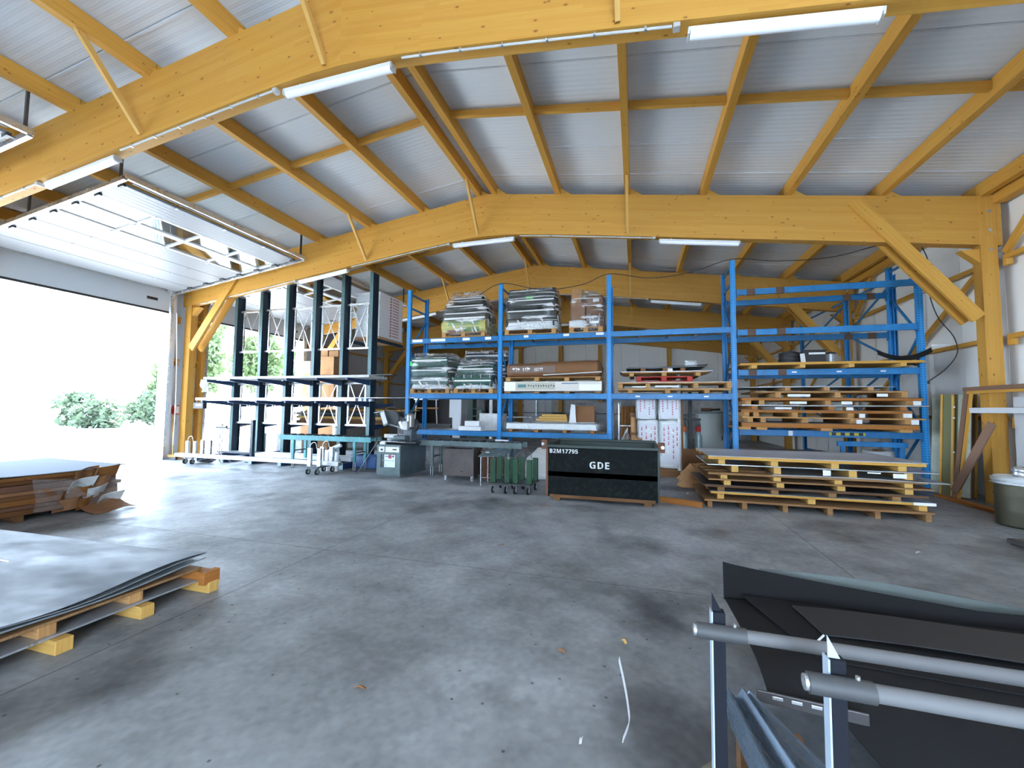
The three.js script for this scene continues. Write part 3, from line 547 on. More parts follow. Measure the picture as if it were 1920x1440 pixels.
rollPallet('film-wrapped pallet of dark green rolls sagging at its top, lower shelf next to second upright', [-3.97, 1.887, -10.6], { L: 1.06, r: 0.17, rows: [3, 2], H: 0.74, mat: M.rollGreen, base: 0.14, strip: [0.1, 0.2], salt: 11, prof: [[0, 1, 1], [0.2, 1.04, 1.02], [0.6, 0.98, 0.98], [1, 0.78, 0.7]], straps: [-0.25, -0.05, 0.2, 0.45] });
{ const t = thing('wrapped_roll_stack', 'black rolls in film piled behind the sagging green rolls on the lower shelf', 'wrapped stack', [-4.02, 1.887, -11.32]); for (const [y, z] of [[0.15, -0.02], [0.45, -0.02], [0.75, -0.02], [1.04, -0.02]]) roll(t, 1.2, 0.148, 0, y, z, M.bitumen, 0.4); obj('wrap_film', hull(1.26, 1.24, 0.36, { exp: 6, noise: 0.015, salt: 14 }), M.film, t); }
function carton(name, label, pos, w, h, d, o = {}) {
  const t = thing(name, label, o.cat ?? 'cardboard box', pos, o.turn ?? 0, o.group);
  const b = obj('body', rb(w, h, d, 0, h / 2, 0, 0.008), o.mat ?? M.card, t);
  if (o.flaps !== false) { obj('tape', bx(w * 1.002, 0.003, 0.05, 0, h + 0.001, 0), M.offWhite, b); obj('tape_end', bx(0.003, 0.12, 0.05, w / 2 + 0.001, h - 0.06, 0), M.offWhite, b); }
  if (o.label) obj('label_sticker', bx(o.label[2], o.label[3], 0.003, o.label[0], o.label[1], d / 2 + 0.002), M.paper, b);
  return t;
}
{ // boxes at the end of the second bay
  const t = thing('box_pallet', 'small pallet of tall brown cartons and a silver coil wrapped in film', 'wrapped pallet', [-1.13, 3.352, -10.6]);
  const h = palletParts(t, 0.8, 0.8, { nb: 4 });
  obj('carton', rb(0.34, 0.62, 0.5, -0.2, h + 0.31, 0.1, 0.01), M.cardDark, t); obj('carton', rb(0.24, 0.36, 0.34, -0.26, h + 0.80, 0.1, 0.01, 0.08), M.card, t);
  obj('carton', rb(0.4, 0.82, 0.5, 0.19, h + 0.41, -0.12, 0.01, -0.06), M.cardDark, t);
  obj('label_sticker', bx(0.15, 0.08, 0.003, 0.22, h + 0.7, 0.135, -0.06), M.paper, t);
  obj('coil', [cy(0.15, 0.2, 0.2, h + 0.12, 0.26, 'x', 22)], M.galv, t); obj('coil_flange', cy(0.17, 0.012, 0.09, h + 0.17, 0.26, 'x', 22), M.galv, t); obj('coil_flange', cy(0.17, 0.012, 0.31, h + 0.17, 0.26, 'x', 22), M.galv, t);
  obj('white_sack', hull(0.42, 0.16, 0.3, { exp: 3, noise: 0.04, salt: 31 }).translate(-0.2, h, 0.28), M.plasticWhite, t);
  obj('wrap_film', hull(0.84, 0.98, 0.82, { prof: [[0, 1, 1], [0.7, 0.98, 0.96], [0.85, 0.8, 0.8], [1, 0.55, 0.5]], noise: 0.025, salt: 33 }).translate(0, h - 0.05, 0), M.film, t);
}
const symbolTex = canvasTex(1024, 160, (c, w, h) => {
  c.fillStyle = '#7b675c'; c.fillRect(0, 0, w, h); c.strokeStyle = c.fillStyle = '#f2f0ee'; c.lineWidth = 7;
  const umb = (x) => { c.beginPath(); c.arc(x, 80, 34, Math.PI, 0); c.fill(); c.fillRect(x - 3, 80, 6, 40); };
  const gl = (x) => { c.beginPath(); c.moveTo(x - 20, 40); c.lineTo(x + 20, 40); c.lineTo(x, 85); c.fill(); c.fillRect(x - 3, 80, 6, 36); c.fillRect(x - 16, 114, 32, 6); };
  const ar = (x) => { c.fillRect(x - 5, 70, 10, 50); c.beginPath(); c.moveTo(x - 20, 74); c.lineTo(x + 20, 74); c.lineTo(x, 38); c.fill(); };
  umb(90); gl(150); umb(200); ar(310); ar(360); gl(400); umb(430); c.strokeRect(560, 50, 90, 60); c.fillRect(575, 66, 60, 8); c.fillRect(575, 88, 60, 8); ar(690); ar(730);
});
const whitePrint = canvasTex(1024, 128, (c, w, h) => { c.fillStyle = '#d8d2c8'; c.fillRect(0, 0, w, h); c.fillStyle = '#f5f3ee'; c.fillRect(0, 0, 120, h); c.fillStyle = '#b9b6a6'; c.fillRect(130, 10, 420, 100); c.fillStyle = '#4d7f86'; c.fillRect(150, 36, 90, 42); c.fillStyle = '#6f8c8c'; c.fillRect(160, 48, 70, 8); c.fillStyle = '#39424a'; for (let i = 0; i < 11; i++) { c.fillRect(262 + i * 27, 40 + (i % 3) * 5, 8, 30 - (i % 2) * 8); c.fillRect(270 + i * 27, 46 + (i % 4) * 5, 9, 7); } c.fillStyle = '#7a8a95'; c.fillRect(620, 16, 170, 18); c.fillStyle = '#f6f4f0'; c.fillRect(800, 40, 220, 80); });
{
  const t = thing('paper_wrapped_panels', 'long brown paper package with white handling symbols, on a pallet above the white package', 'wrapped package', [-1.95, 2.30, -10.62]);
  for (const x of [-1.1, -0.37, 0.37, 1.1]) obj('pallet_block', rb(0.12, 0.08, 0.9, x, -0.05 + 0.04 - 0.06, 0), M.pallet, t);
  for (const z of [-0.4, 0, 0.4]) obj('deck_board', rb(2.36, 0.02, 0.12, 0, -0.02, z), M.pallet, t);
  obj('package', grid(40, 14, (u, v) => { const a = v * Math.PI * 2, e = 8, c = Math.cos(a), s = Math.sin(a), k = 1 / Math.pow(Math.abs(c) ** e + Math.abs(s) ** e, 1 / e), cap = u < 0.001 || u > 0.999 ? 0.2 : 1, hh = 0.15 + 0.03 * fbm(u, v, 7, 3, 3, 3) + 0.03 * u; return [(u - 0.5) * 2.38, hh + 0.0 - s * k * hh * cap, -c * k * 0.46 * cap]; }), M.cardDark, t);
  obj('symbol_print', grid(24, 2, (u, v) => [-1.05 + u * 1.15, 0.09 + v * 0.17 + 0.006 * Math.sin(u * 20), 0.472 + 0.004 * Math.sin(u * 14)], 0.002), S(0xffffff, 0.8, 0, { map: symbolTex }), t);
  obj('torn_strip', grid(20, 2, (u, v) => [-0.2 + u * 1.4, 0.02 + u * 0.06 + v * 0.025, 0.485 + 0.01 * Math.sin(u * 12)], 0.003), M.offWhite, t);
}
{
  const t = thing('printed_package', 'long white and beige printed package lying on the lower beams of second bay', 'wrapped package', [-1.95, 1.887, -10.62]);
  for (const x of [-1.1, -0.37, 0.37, 1.1]) obj('pallet_block', rb(0.14, 0.05, 0.9, x, 0.025, 0), M.palletGrey, t);
  obj('package', rb(2.40, 0.24, 0.92, 0, 0.172, 0, 0.012), M.offWhite, t);
  obj('printed_side', grid(24, 3, (u, v) => [-1.19 + u * 2.38, 0.06 + v * 0.225, 0.463 + 0.003 * Math.sin(u * 18)], 0.002), S(0xffffff, 0.6, 0, { map: whitePrint }), t);
  obj('top_film', grid(20, 6, (u, v) => [-1.2 + u * 2.4, 0.297 + 0.01 * Math.sin(u * 14 + v * 4), 0.47 - v * 0.94], 0.002), M.clearFilm, t);
}
// ---- pallets that carry sheets
let spN = 0;
function sheetPallet(label, o) {                        // x0, x1, z0 (front), z1, y: base; bearers at x fractions
  const { x0, x1, z0, z1, y, bh = 0.08, at = [0.06, 0.35, 0.65, 0.94], bw = 0.1, board = 0.03, sheets = [[M.sheetGrey, 0.012, 0, 0, 0]], mat = M.pallet, bmat = mat, turn = 0, group, cat = 'pallet' } = o;
  const L = x1 - x0, D = z0 - z1, t = thing(o.name ?? 'sheet_pallet', label, cat, [(x0 + x1) / 2, y, (z0 + z1) / 2], turn, group);
  for (const a of at) obj('bearer', rb(bw, bh, D, (a - 0.5) * L, bh / 2, 0, 0.005), bmat, t);
  if (board) for (const s of [1, 0.33, -0.33, -1]) obj('edge_board', rb(L, board, 0.12, 0, bh + board / 2, s * (D - 0.12) / 2, 0.004), mat, t);
  let yy = bh + board;
  for (const [m, th, a = 0, b = 0, up = 0] of sheets) {
    obj('sheet', grid(16, 6, (u, v) => { const e = u * u * u * up; return [-L / 2 + a + u * (L - a + b), yy + th + e + 0.004 * Math.sin(u * 7 + v * 3 + spN) * (up ? 1 : 0.4), D / 2 + 0.01 - v * (D + 0.02)]; }, th), m, t);
    yy += th + 0.001;
  }
  for (const q of o.papers ?? []) obj('label_sheet', bx(q[2], q[3], 0.003, (q[0] - 0.5) * L, q[1], D / 2 + 0.014), M.paper, t);
  spN++;
  return t;
}
{ // third bay, lower shelf
  const G = 'pallets stacked on the lower shelf of the third bay', X = { x0: -0.40, x1: 1.98, z0: -10.12, z1: -11.1 };
  sheetPallet('bottom timber pallet of the stack in third bay, directly on the blue beams', { ...X, y: 1.886, bh: 0.07, board: 0.04, at: [0.12, 0.46, 0.8], sheets: [[M.sheetDark, 0.008]] });
  sheetPallet('large open timber pallet with tall blocks below the red pallet in third bay', { ...X, x0: -0.4, x1: 2.0, y: 2.006, bh: 0.1, board: 0.03, at: [0.03, 0.28, 0.7, 0.98], sheets: [[M.sheetGrey, 0.006]], papers: [[0.2, 0.03, 0.3, 0.03], [0.45, 0.035, 0.5, 0.04]] });
  const t = thing('red_pallet', 'red painted pallet in the middle of the stack in third bay', 'pallet', [0.62, 2.146, -10.62]);
  palletParts(t, 1.2, 0.95, { mat: M.redPallet, bh: 0.08 });
  sheetPallet('timber pallet of dark sheets resting on the red pallet in third bay', { x0: -0.3, x1: 1.55, z0: -10.12, z1: -11.1, y: 2.272, bh: 0.075, board: 0.025, at: [0.12, 0.5, 0.88], sheets: [[M.sheetGrey, 0.012, -0.05, 0.08]] });
  sheetPallet('black sheets with curled ends on top of the stack in third bay', { x0: -0.2, x1: 1.5, z0: -10.15, z1: -11.05, y: 2.387, bh: 0.07, board: 0.0, at: [0.22, 0.5, 0.72], bmat: M.cardDark, sheets: [[M.sheetDark, 0.012, 0, 0, 0.03], [M.black, 0.012, 0.05, 0.03, 0.05]], papers: [[0.56, 0.03, 0.1, 0.06]] });
  const p = thing('crumpled_film', 'crumpled white plastic tuft on the black sheets in third bay', 'wrap', [1.2, 2.485, -10.25]); obj('tuft', hull(0.26, 0.13, 0.2, { exp: 2, noise: 0.12, salt: 41, nu: 24, nv: 10 }), M.plasticWhite, p);
}
{ // tall bay: middle shelf and the lower stack
  sheetPallet('pale board pallet on four bearers on the middle beams of the tall bay', { x0: 2.15, x1: 5.3, z0: -9.98, z1: -11.2, y: 2.402, bh: 0.07, board: 0.0, at: [0.08, 0.36, 0.63, 0.9], bmat: M.paleLumber, sheets: [[M.lumber, 0.035, -0.02, 0.02], [M.lumber, 0.012, 0, 0]] });
  const X = { x0: 2.14, x1: 5.16, z0: -9.92, z1: -11.2 };
  const w = M.pallet, b = M.brownLumber;
  let y = 1.126;
  const add = (label, bh, board, sheets, at, o = {}) => { sheetPallet(label, { ...X, y, bh, board, at, sheets, ...o }); y += bh + board + sheets.reduce((s, q) => s + q[1] + 0.001, 0) + 0.001; };
  add('thick brown board pallet at the bottom of the stack in the tall rack bay', 0.055, 0.09, [[M.sheetDark, 0.01]], [0.02, 0.12, 0.5, 0.93], { mat: b, bmat: M.pallet, bw: 0.2 });
  add('pallet with bright end blocks, second from the bottom in the tall rack bay', 0.085, 0.0, [[M.pallet, 0.03, 0, 0.1]], [0.05, 0.13, 0.38, 0.65, 0.94], { papers: [[0.68, 0.04, 0.1, 0.08], [0.975, 0.045, 0.12, 0.09]] });
  add('brown board pallet third from the bottom in the tall rack bay', 0.085, 0.05, [[M.sheetDark, 0.008]], [0.03, 0.09, 0.33, 0.66, 0.96], { x1: 5.06, mat: b, bmat: w, papers: [[0.72, 0.04, 0.1, 0.08], [0.97, 0.05, 0.14, 0.08]] });
  add('pallet of thin grey sheet, fourth from the bottom in the tall rack bay', 0.075, 0.0, [[M.sheetGrey, 0.022, 0, 0.16]], [0.08, 0.53, 0.92], { bmat: b, papers: [[0.25, 0.03, 0.3, 0.04], [0.63, 0.03, 0.12, 0.06]] });
  add('board pallet fifth from the bottom in the tall rack bay, longer to the wall', 0.09, 0.05, [[M.sheetDark, 0.006]], [0.04, 0.12, 0.5, 0.93], { x1: 5.24, mat: b, bmat: w, papers: [[0.33, 0.045, 0.3, 0.05], [0.6, 0.045, 0.18, 0.06], [0.965, 0.045, 0.12, 0.08]] });
  add('pallet with tall blocks second from the top in the tall rack bay', 0.1, 0.03, [[M.sheetDark, 0.006]], [0.16, 0.56, 0.98], { x1: 5.0, x0: 2.4, mat: w, papers: [[0.3, 0.045, 0.4, 0.05], [0.84, 0.05, 0.18, 0.06]] });
  add('top pallet of grey sheets in the tall rack bay, its ends curling up', 0.07, 0.0, [[M.sheetGrey, 0.01, -0.3, -0.1], [M.sheetGrey, 0.012, 0.0, -0.3]], [0.22, 0.5, 0.8], { x1: 4.9, x0: 2.45, bmat: w });
  // cut ends on the left of the lower layers are short timbers
  sheetPallet('stack of dark boards on the floor inside the tall rack bay', { x0: 2.2, x1: 3.9, z0: -9.95, z1: -11.1, y: 0.0, bh: 0.55, board: 0.05, at: [0.05, 0.35, 0.65, 0.95], mat: M.palletDark, sheets: [[M.sheetDark, 0.012, 0, 0.1], [M.sheetGrey, 0.012, 0.3, 0.2, 0.01], [M.sheetDark, 0.03, 0.1, 0.05]] });
}
{ // stack on the floor in front
  const X = { x0: 1.05, x1: 3.93, z0: -7.42, z1: -8.75 };
  let y = 0.0;
  const add = (label, bh, board, sheets, at, o = {}) => { sheetPallet(label, { ...X, y, bh, board, at, sheets, ...o }); y += bh + board + sheets.reduce((s, q) => s + q[1] + 0.001, 0) + 0.001; };
  add('lowest grey pallet of the floor stack, resting on the concrete', 0.10, 0.0, [[M.palletGrey, 0.03, -0.02, 0.02]], [0.02, 0.19, 0.38, 0.58, 0.78, 0.985], { bmat: M.palletGrey, bw: 0.07, z0: -7.36 });
  add('bright yellow edge board pallet, second from the floor in the floor stack', 0.075, 0.035, [[M.sheetGrey, 0.006, 0, 0.0]], [0.05, 0.48, 0.95], { x0: 1.13, x1: 4.0, mat: M.lumber, bmat: M.paleLumber, papers: [[0.955, 0.1, 0.26, 0.04]] });
  add('dark weathered pallet, third from the floor in the floor stack', 0.06, 0.03, [[M.sheetDark, 0.008, -0.05, 0.05, 0.0]], [0.08, 0.34, 0.6, 0.87], { mat: M.palletDark, bmat: M.palletGrey });
  add('pallet with light blocks under a thin grey sheet, fourth in the floor stack', 0.07, 0.0, [[M.palletGrey, 0.022, -0.02, 0.06]], [0.09, 0.35, 0.63, 0.92], { x0: 1.12, bmat: M.paleLumber });
  add('pallet whose wavy grey sheet juts out at the wall end, fifth in the floor stack', 0.06, 0.035, [[M.sheetGrey, 0.014, 0.9, 0.24, -0.02]], [0.08, 0.34, 0.62, 0.92], { x0: 1.1, mat: M.palletGrey, bmat: M.paleLumber });
  add('pallet with square bright blocks, second from the top of the floor stack', 0.10, 0.0, [[M.sheetMetal, 0.012, -0.06, 0.12]], [0.12, 0.33, 0.68, 0.92], { bmat: M.paleLumber, x0: 1.15, papers: [[0.56, 0.05, 0.1, 0.08], [0.77, 0.08, 0.16, 0.02], [0.88, 0.05, 0.16, 0.06]] });
  add('top pallet of the floor stack, covered by a pale smooth board', 0.075, 0.045, [[M.paleBoard, 0.01, 0.0, 0.02]], [0.07, 0.33, 0.61, 0.9], { x0: 1.1, x1: 3.92, z1: -8.85, mat: M.lumber, bmat: M.paleLumber });
}
{ // things on the lowest shelf
  carton('white_box', 'flat white box in front on the lowest beams of first bay', [-4.05, 0.94, -10.35], 0.62, 0.11, 0.4, { mat: M.white });
  carton('white_box', 'smaller white box lying on the flat white box in first bay', [-4.02, 1.052, -10.38], 0.4, 0.13, 0.3, { mat: M.white });
  carton('white_carton', 'pile-end white carton behind the small white boxes by second upright', [-3.62, 0.94, -10.75], 0.6, 0.44, 0.5, { mat: M.offWhite });
  const sh = thing('shelf_panel', 'grey shelf board on the lowest blue beams', 'shelf', [-3.25, 0.936, -10.73]); obj('panel', rb(5.1, 0.004, 0.86, 0, 0, 0), M.galv, sh);
  const t = thing('wrapped_profiles', 'long film-wrapped white profiles on brown runners on the lowest shelf of second bay', 'wrapped package', [-1.98, 0.94, -10.45]);
  for (const x of [-1, -0.35, 0.35, 1]) obj('runner', rb(0.1, 0.06, 0.5, x, 0.03, 0), M.brownLumber, t);
  for (let k = 0; k < 5; k++) obj('profile', rb(2.3 - 0.1 * rnd(), 0.15, 0.085, rr(-0.04, 0.04), 0.14, 0.2 - k * 0.1, 0.01), M.plasticWhite, t);
  obj('film_end', grid(10, 12, (u, v) => { const a = v * Math.PI * 2; return [1.08 + u * 0.2, 0.15 + Math.sin(a) * (0.1 - 0.02 * u) + u * 0.06, Math.cos(a) * (0.27 + 0.03 * Math.sin(u * 9))]; }, 0.002), M.clearFilm, t);
  obj('wrap_film', rb(2.36, 0.19, 0.56, 0, 0.155, 0, 0.03), M.clearFilm, t);
  const w = thing('timber_bundle', 'bundle of pale cut timbers lying behind the wrapped profiles', 'timber', [-2.06, 1.20, -10.95]);
  for (let j = 0; j < 3; j++) for (let k = 0; k < 4; k++) obj('timber', rb(0.8 - j * 0.08, 0.055, 0.07, 0.03 * j, 0.03 + j * 0.06, 0.12 - k * 0.075, 0.004), M.paleLumber, w);
  obj('spacer', rb(0.9, 0.26, 0.34, 0, -0.13, 0), M.offWhite, w);
  carton('brown_carton', 'square brown carton standing at the third upright on the lowest shelf', [-1.2, 1.2, -10.85], 0.46, 0.40, 0.36, { mat: M.cardDark });
  const s = thing('box_support', 'white foam block under the square brown carton', 'foam block', [-1.2, 0.94, -10.85]); obj('block', rb(0.5, 0.258, 0.4, 0, 0.129, 0), M.offWhite, s);
  const p = thing('white_board', 'narrow white board standing upright against the square brown carton', 'board', [-1.49, 1.16, -10.62], 0); obj('board', ext([[-0.1, 0], [0.08, 0], [0.05, 0.46], [-0.05, 0.48]], 0.02), M.white, p);
}
// ================================================================ MACHINES AND THINGS ON THE FLOOR
function wheel(t, r, w, x, y, z, axis, hub = M.galv) { const m = obj('wheel', [cy(r, w, x, y, z, axis, 24)], M.rubber, t); obj('hub', cy(r * 0.62, w + 0.008, x, y, z, axis, 18), hub, m); return m; }
{ // scrap skip
  const t = thing('scrap_skip', 'dark green steel skip with stencilled white numbers, standing on the concrete', 'skip', [-0.54, 0, -7.08]), W = 1.76, H = 0.9, D = 1.12;
  const front = canvasTex(1408, 704, (c, w, h) => {
    c.fillStyle = '#0d1212'; c.fillRect(0, 0, w, h);
    for (let i = 0; i < 260; i++) { c.fillStyle = ['rgba(40,62,50,.20)', 'rgba(20,25,28,.25)', 'rgba(90,60,50,.16)', 'rgba(90,105,100,.07)'][i % 4]; const x = rnd() * w, y = rnd() * h; c.beginPath(); c.ellipse(x, y, 8 + rnd() * 70, 4 + rnd() * 24, rnd() * 3, 0, 7); c.fill(); }
    for (let i = 0; i < 40; i++) { c.strokeStyle = 'rgba(160,165,160,.18)'; c.lineWidth = 1 + rnd() * 3; c.beginPath(); const x = rnd() * w, y = rnd() * h; c.moveTo(x, y); c.lineTo(x + rnd() * 40 - 20, y + rnd() * 60); c.stroke(); }
    c.fillStyle = '#d9dcda'; c.font = 'bold 78px sans-serif';
    const txt = (s, x, y, sp) => { for (const ch of s) { c.fillText(ch, x, y); x += c.measureText(ch).width * sp; } };
    txt('B2M17795', 26, 108, 1.02);
    c.font = 'bold 128px sans-serif'; txt('GDE', 552, 300, 1.06);
    c.fillStyle = '#0d1212'; for (const x of [600, 708, 810]) c.fillRect(x, 196, 5, 112);
  });
  obj('front_plate', [(() => { const g = new THREE.PlaneGeometry(W, 0.84, 1, 1).translate(0, 0.49, 0.02).toNonIndexed(); return g; })()], new THREE.MeshPhysicalMaterial({ color: 0xffffff, roughness: 0.8, specularIntensity: 0.4, map: front }), t);
  obj('body', [bx(W, 0.84, 0.02, 0, 0.49, 0.008), bx(0.02, 0.84, D, -W / 2 + 0.01, 0.49, -D / 2), bx(0.02, 0.84, D, W / 2 - 0.01, 0.49, -D / 2), bx(W, 0.84, 0.02, 0, 0.49, -D + 0.01), bx(W, 0.02, D, 0, 0.08, -D / 2)], M.skipGreen, t);
  obj('top_rim', rb(W + 0.02, 0.05, 0.05, 0, 0.895, 0.03, 0.01), M.skipGreen, t); obj('top_rim', rb(W + 0.02, 0.05, 0.05, 0, 0.93, -D + 0.02, 0.01), M.skipGreen, t);
  for (const s of [-1, 1]) obj('top_rim', rb(0.05, 0.05, D, s * (W / 2 - 0.01), 0.91, -D / 2, 0.01), M.skipGreen, t);
  obj('fold_rib', place(ext([[0, 0], [0.018, 0.02], [0.018, 0.06], [0, 0.08]], W), -W / 2, 0.40, 0.02, Math.PI / 2).translate(0, 0, 0), M.skipGreen, t).rotation.set(0, 0, 0);
  for (const s of [-1, 1]) {
    const l = obj('lifting_lug', rb(0.10, 0.15, 0.16, s * (W / 2 + 0.045), 0.92, -0.03, 0.01), M.rust, t); obj('lug_pin', cy(0.025, 0.07, s * (W / 2 + 0.06), 0.93, 0.06, 'z', 12), M.galv, l);
    obj('skid', rb(0.12, 0.07, D, s * 0.72, 0.035, -D / 2, 0.006), M.palletDark, t);
  }
  obj('rust_strip', bx(W - 0.1, 0.05, 0.012, 0, 0.08, 0.028), M.palletDark, t);
  obj('corner_angle', bx(0.035, 0.84, 0.035, -W / 2, 0.49, 0.02), M.rust, t); obj('corner_angle', bx(0.03, 0.84, 0.03, W / 2, 0.49, 0.015), M.skipGreen, t);
}
{ const t = thing('wood_plank', 'reddish brown plank lying on the floor between the green skip and the sheet pallets', 'plank', [0.66, 0, -7.42], -0.42); obj('plank', rb(0.72, 0.09, 0.04, 0, 0.045, 0, 0.004), M.brownLumber, t); }
{ // band saw
  const t = thing('band_saw', 'grey metal-cutting band saw on a cabinet with white control panel', 'band saw', [-5.22, 0, -8.35]), W = 0.58, H = 0.66, D = 1.15;
  obj('cabinet', rb(W, H, D, 0, H / 2 + 0.03, -D / 2, 0.01), M.machine, t);
  const fr = obj('front_frame', [bx(0.10, H - 0.02, 0.03, -W / 2 + 0.05, H / 2 + 0.03, 0.012), bx(0.10, H - 0.02, 0.03, W / 2 - 0.05, H / 2 + 0.03, 0.012), bx(W - 0.2, 0.16, 0.03, 0, 0.11, 0.012), bx(W - 0.2, 0.22, 0.03, 0, H - 0.08, 0.012)], M.greyGreen, t);
  const pan = canvasTex(512, 160, (c, w, h) => { c.fillStyle = '#e8eeee'; c.fillRect(0, 0, w, h); c.fillStyle = '#2a2e33'; for (const [x, y, r] of [[34, 44, 9], [34, 108, 9], [262, 76, 14], [340, 76, 18], [405, 76, 20]]) { c.beginPath(); c.arc(x, y, r, 0, 7); c.fill(); } for (const y of [40, 104]) for (let i = 0; i < 7; i++) c.fillRect(64 + i * 21, y + (i % 2) * 3, 14, 8); for (let i = 0; i < 4; i++) c.fillRect(466, 40 + i * 18, 10, 12); });
  obj('control_panel', rb(0.34, 0.115, 0.012, 0.1, 0.585, 0.034, 0.004), M.white, t); obj('panel_print', new THREE.PlaneGeometry(0.33, 0.105).translate(0.1, 0.585, 0.0412), S(0xffffff, 0.5, 0, { map: pan }), t);
  for (const x of [0.14, 0.19]) obj('knob', cy(0.014, 0.025, x - 0.0, 0.59, 0.052, 'z', 12), M.black, t);
  const sw = obj('switch_plate', rb(0.14, 0.115, 0.012, -0.165, 0.585, 0.034, 0.004), M.white, t); obj('switch_knob', cy(0.022, 0.03, -0.155, 0.58, 0.054, 'z', 14), M.black, sw);
  const dp = canvasTex(256, 300, (c, w, h) => { c.fillStyle = '#d5e2e4'; c.fillRect(0, 0, w, h); c.fillStyle = '#e6edee'; c.fillRect(0, 0, w, 90); c.fillStyle = '#46618a'; for (let i = 0; i < 5; i++) { c.fillRect(14 + i * 17, 44, 10, 34); } c.fillRect(14, 70, 90, 8); c.fillStyle = '#a8475c'; c.beginPath(); c.arc(134, 66, 44, 0, 7); c.fill(); c.fillStyle = '#50566a'; c.fillRect(184, 40, 52, 38); c.fillStyle = '#8f9aa0'; c.fillRect(0, 152, w, 5); c.beginPath(); c.ellipse(40, 262, 22, 10, -0.6, 0, 7); c.fill(); });
  obj('front_door', rb(0.27, 0.3, 0.012, 0.03, 0.345, 0.012, 0.004), M.white, t); obj('door_print', new THREE.PlaneGeometry(0.265, 0.295).translate(0.03, 0.345, 0.0195), S(0xffffff, 0.5, 0, { map: dp }), t);
  obj('bar_handle', rod(V(-0.16, 0.35, 0.03), V(0.16, 0.34, 0.03), 0.006), M.galv, t);
  obj('base_skirt', rb(W + 0.02, 0.05, D + 0.02, 0, 0.025, -D / 2, 0.006), M.machine, t);
  // bed, vice and saw bow
  obj('bed', [rb(0.92, 0.05, 1.0, 0.12, 0.735, -0.62, 0.012)], M.darkSteel, t);
  obj('turntable', [cy(0.25, 0.05, -0.02, 0.785, -0.4, 'y', 28)], M.greyGreen, t);
  obj('slide_rail', rod(V(-0.3, 0.76, 0.0), V(0.4, 0.75, 0.02), 0.016), M.steel, t);
  obj('vice_jaw', [rb(0.34, 0.09, 0.08, -0.16, 0.855, -0.34, 0.01)], M.offWhite, t); obj('vice_jaw', [rb(0.26, 0.08, 0.08, 0.02, 0.85, -0.62, 0.01)], M.steel, t);
  const hw = obj('hand_wheel', new THREE.TorusGeometry(0.06, 0.012, 8, 24).rotateY(0.5).translate(-0.24, 0.80, 0.04), M.black, t); obj('wheel_spoke', [bx(0.11, 0.012, 0.012, -0.24, 0.80, 0.04, 0.5)], M.black, hw);
  obj('vice_arm', rb(0.14, 0.07, 0.06, -0.16, 0.725, 0.0, 0.01), M.white, t);
  const hd = new THREE.Group(); hd.position.set(-0.16, 0.2, 0.05); hd.name = 'saw_head'; t.add(hd);
  const bow = obj('bow_frame', [bar(V(-0.2, 1.19, -0.5), V(0.42, 0.90, -0.55), 0.09, 0.11), bar(V(-0.02, 0.98, -0.48), V(0.4, 0.84, -0.52), 0.05, 0.06)], M.darkSteel, hd);
  obj('blade_cover', bar(V(-0.27, 1.22, -0.40), V(-0.12, 0.90, -0.36), 0.05, 0.13, V(1, 0.5, 0)), M.greyGreen, hd);
  obj('cover_plate', bar(V(-0.25, 1.2, -0.368), V(-0.125, 0.93, -0.33), 0.012, 0.11, V(1, 0.5, 0)), M.offWhite, hd);
  obj('wheel_guard', place(cy(0.19, 0.09, 0, 0, 0, 'z', 26), -0.06, 1.06, -0.48, 0.1), M.darkSteel, hd);
  obj('blade', bar(V(-0.1, 0.93, -0.40), V(0.36, 0.80, -0.44), 0.004, 0.03), M.steel, hd);
  obj('blade_guide', bar(V(0.22, 0.99, -0.36), V(0.30, 0.83, -0.36), 0.04, 0.06, V(1, 0.5, 0)), M.white, hd);
  obj('drive_wheel_guard', place(cy(0.17, 0.1, 0, 0, 0, 'z', 24), 0.42, 0.9, -0.55), M.darkSteel, hd);
  obj('motor', [cy(0.09, 0.26, 0.46, 1.0, -0.42, 'y', 22), lathe([[0.0001, 1.19], [0.05, 1.18], [0.082, 1.15], [0.09, 1.12]], 22).translate(0.46, 0, -0.42)], S(lin(0.30, 0.28, 0.26), 0.35, 0.6), hd);
  obj('gear_case', rb(0.14, 0.2, 0.12, 0.38, 0.9, -0.36, 0.02), M.offWhite, hd); obj('head_mount', [rb(0.2, 0.3, 0.25, 0.42, 0.68, -0.5, 0.02)], M.machine, hd); obj('chip_tray', rb(0.3, 0.09, 0.2, 0.36, 0.64, -0.2, 0.02), M.machine, hd);
  obj('handle_lever', rod(V(-0.22, 1.23, -0.42), V(-0.42, 1.18, -0.3), 0.012), M.galv, hd);
  obj('cable_arch', tube([[-0.3, 1.22, -0.5], [-0.12, 1.32, -0.52], [0.1, 1.26, -0.55], [0.3, 1.1, -0.56]], 0.012, 20, 6), M.black, hd);
  obj('prop_bar', rod(V(-0.74, 0.01, 0.1), V(-0.26, 0.78, 0.02), 0.01), M.darkSteel, t);
}
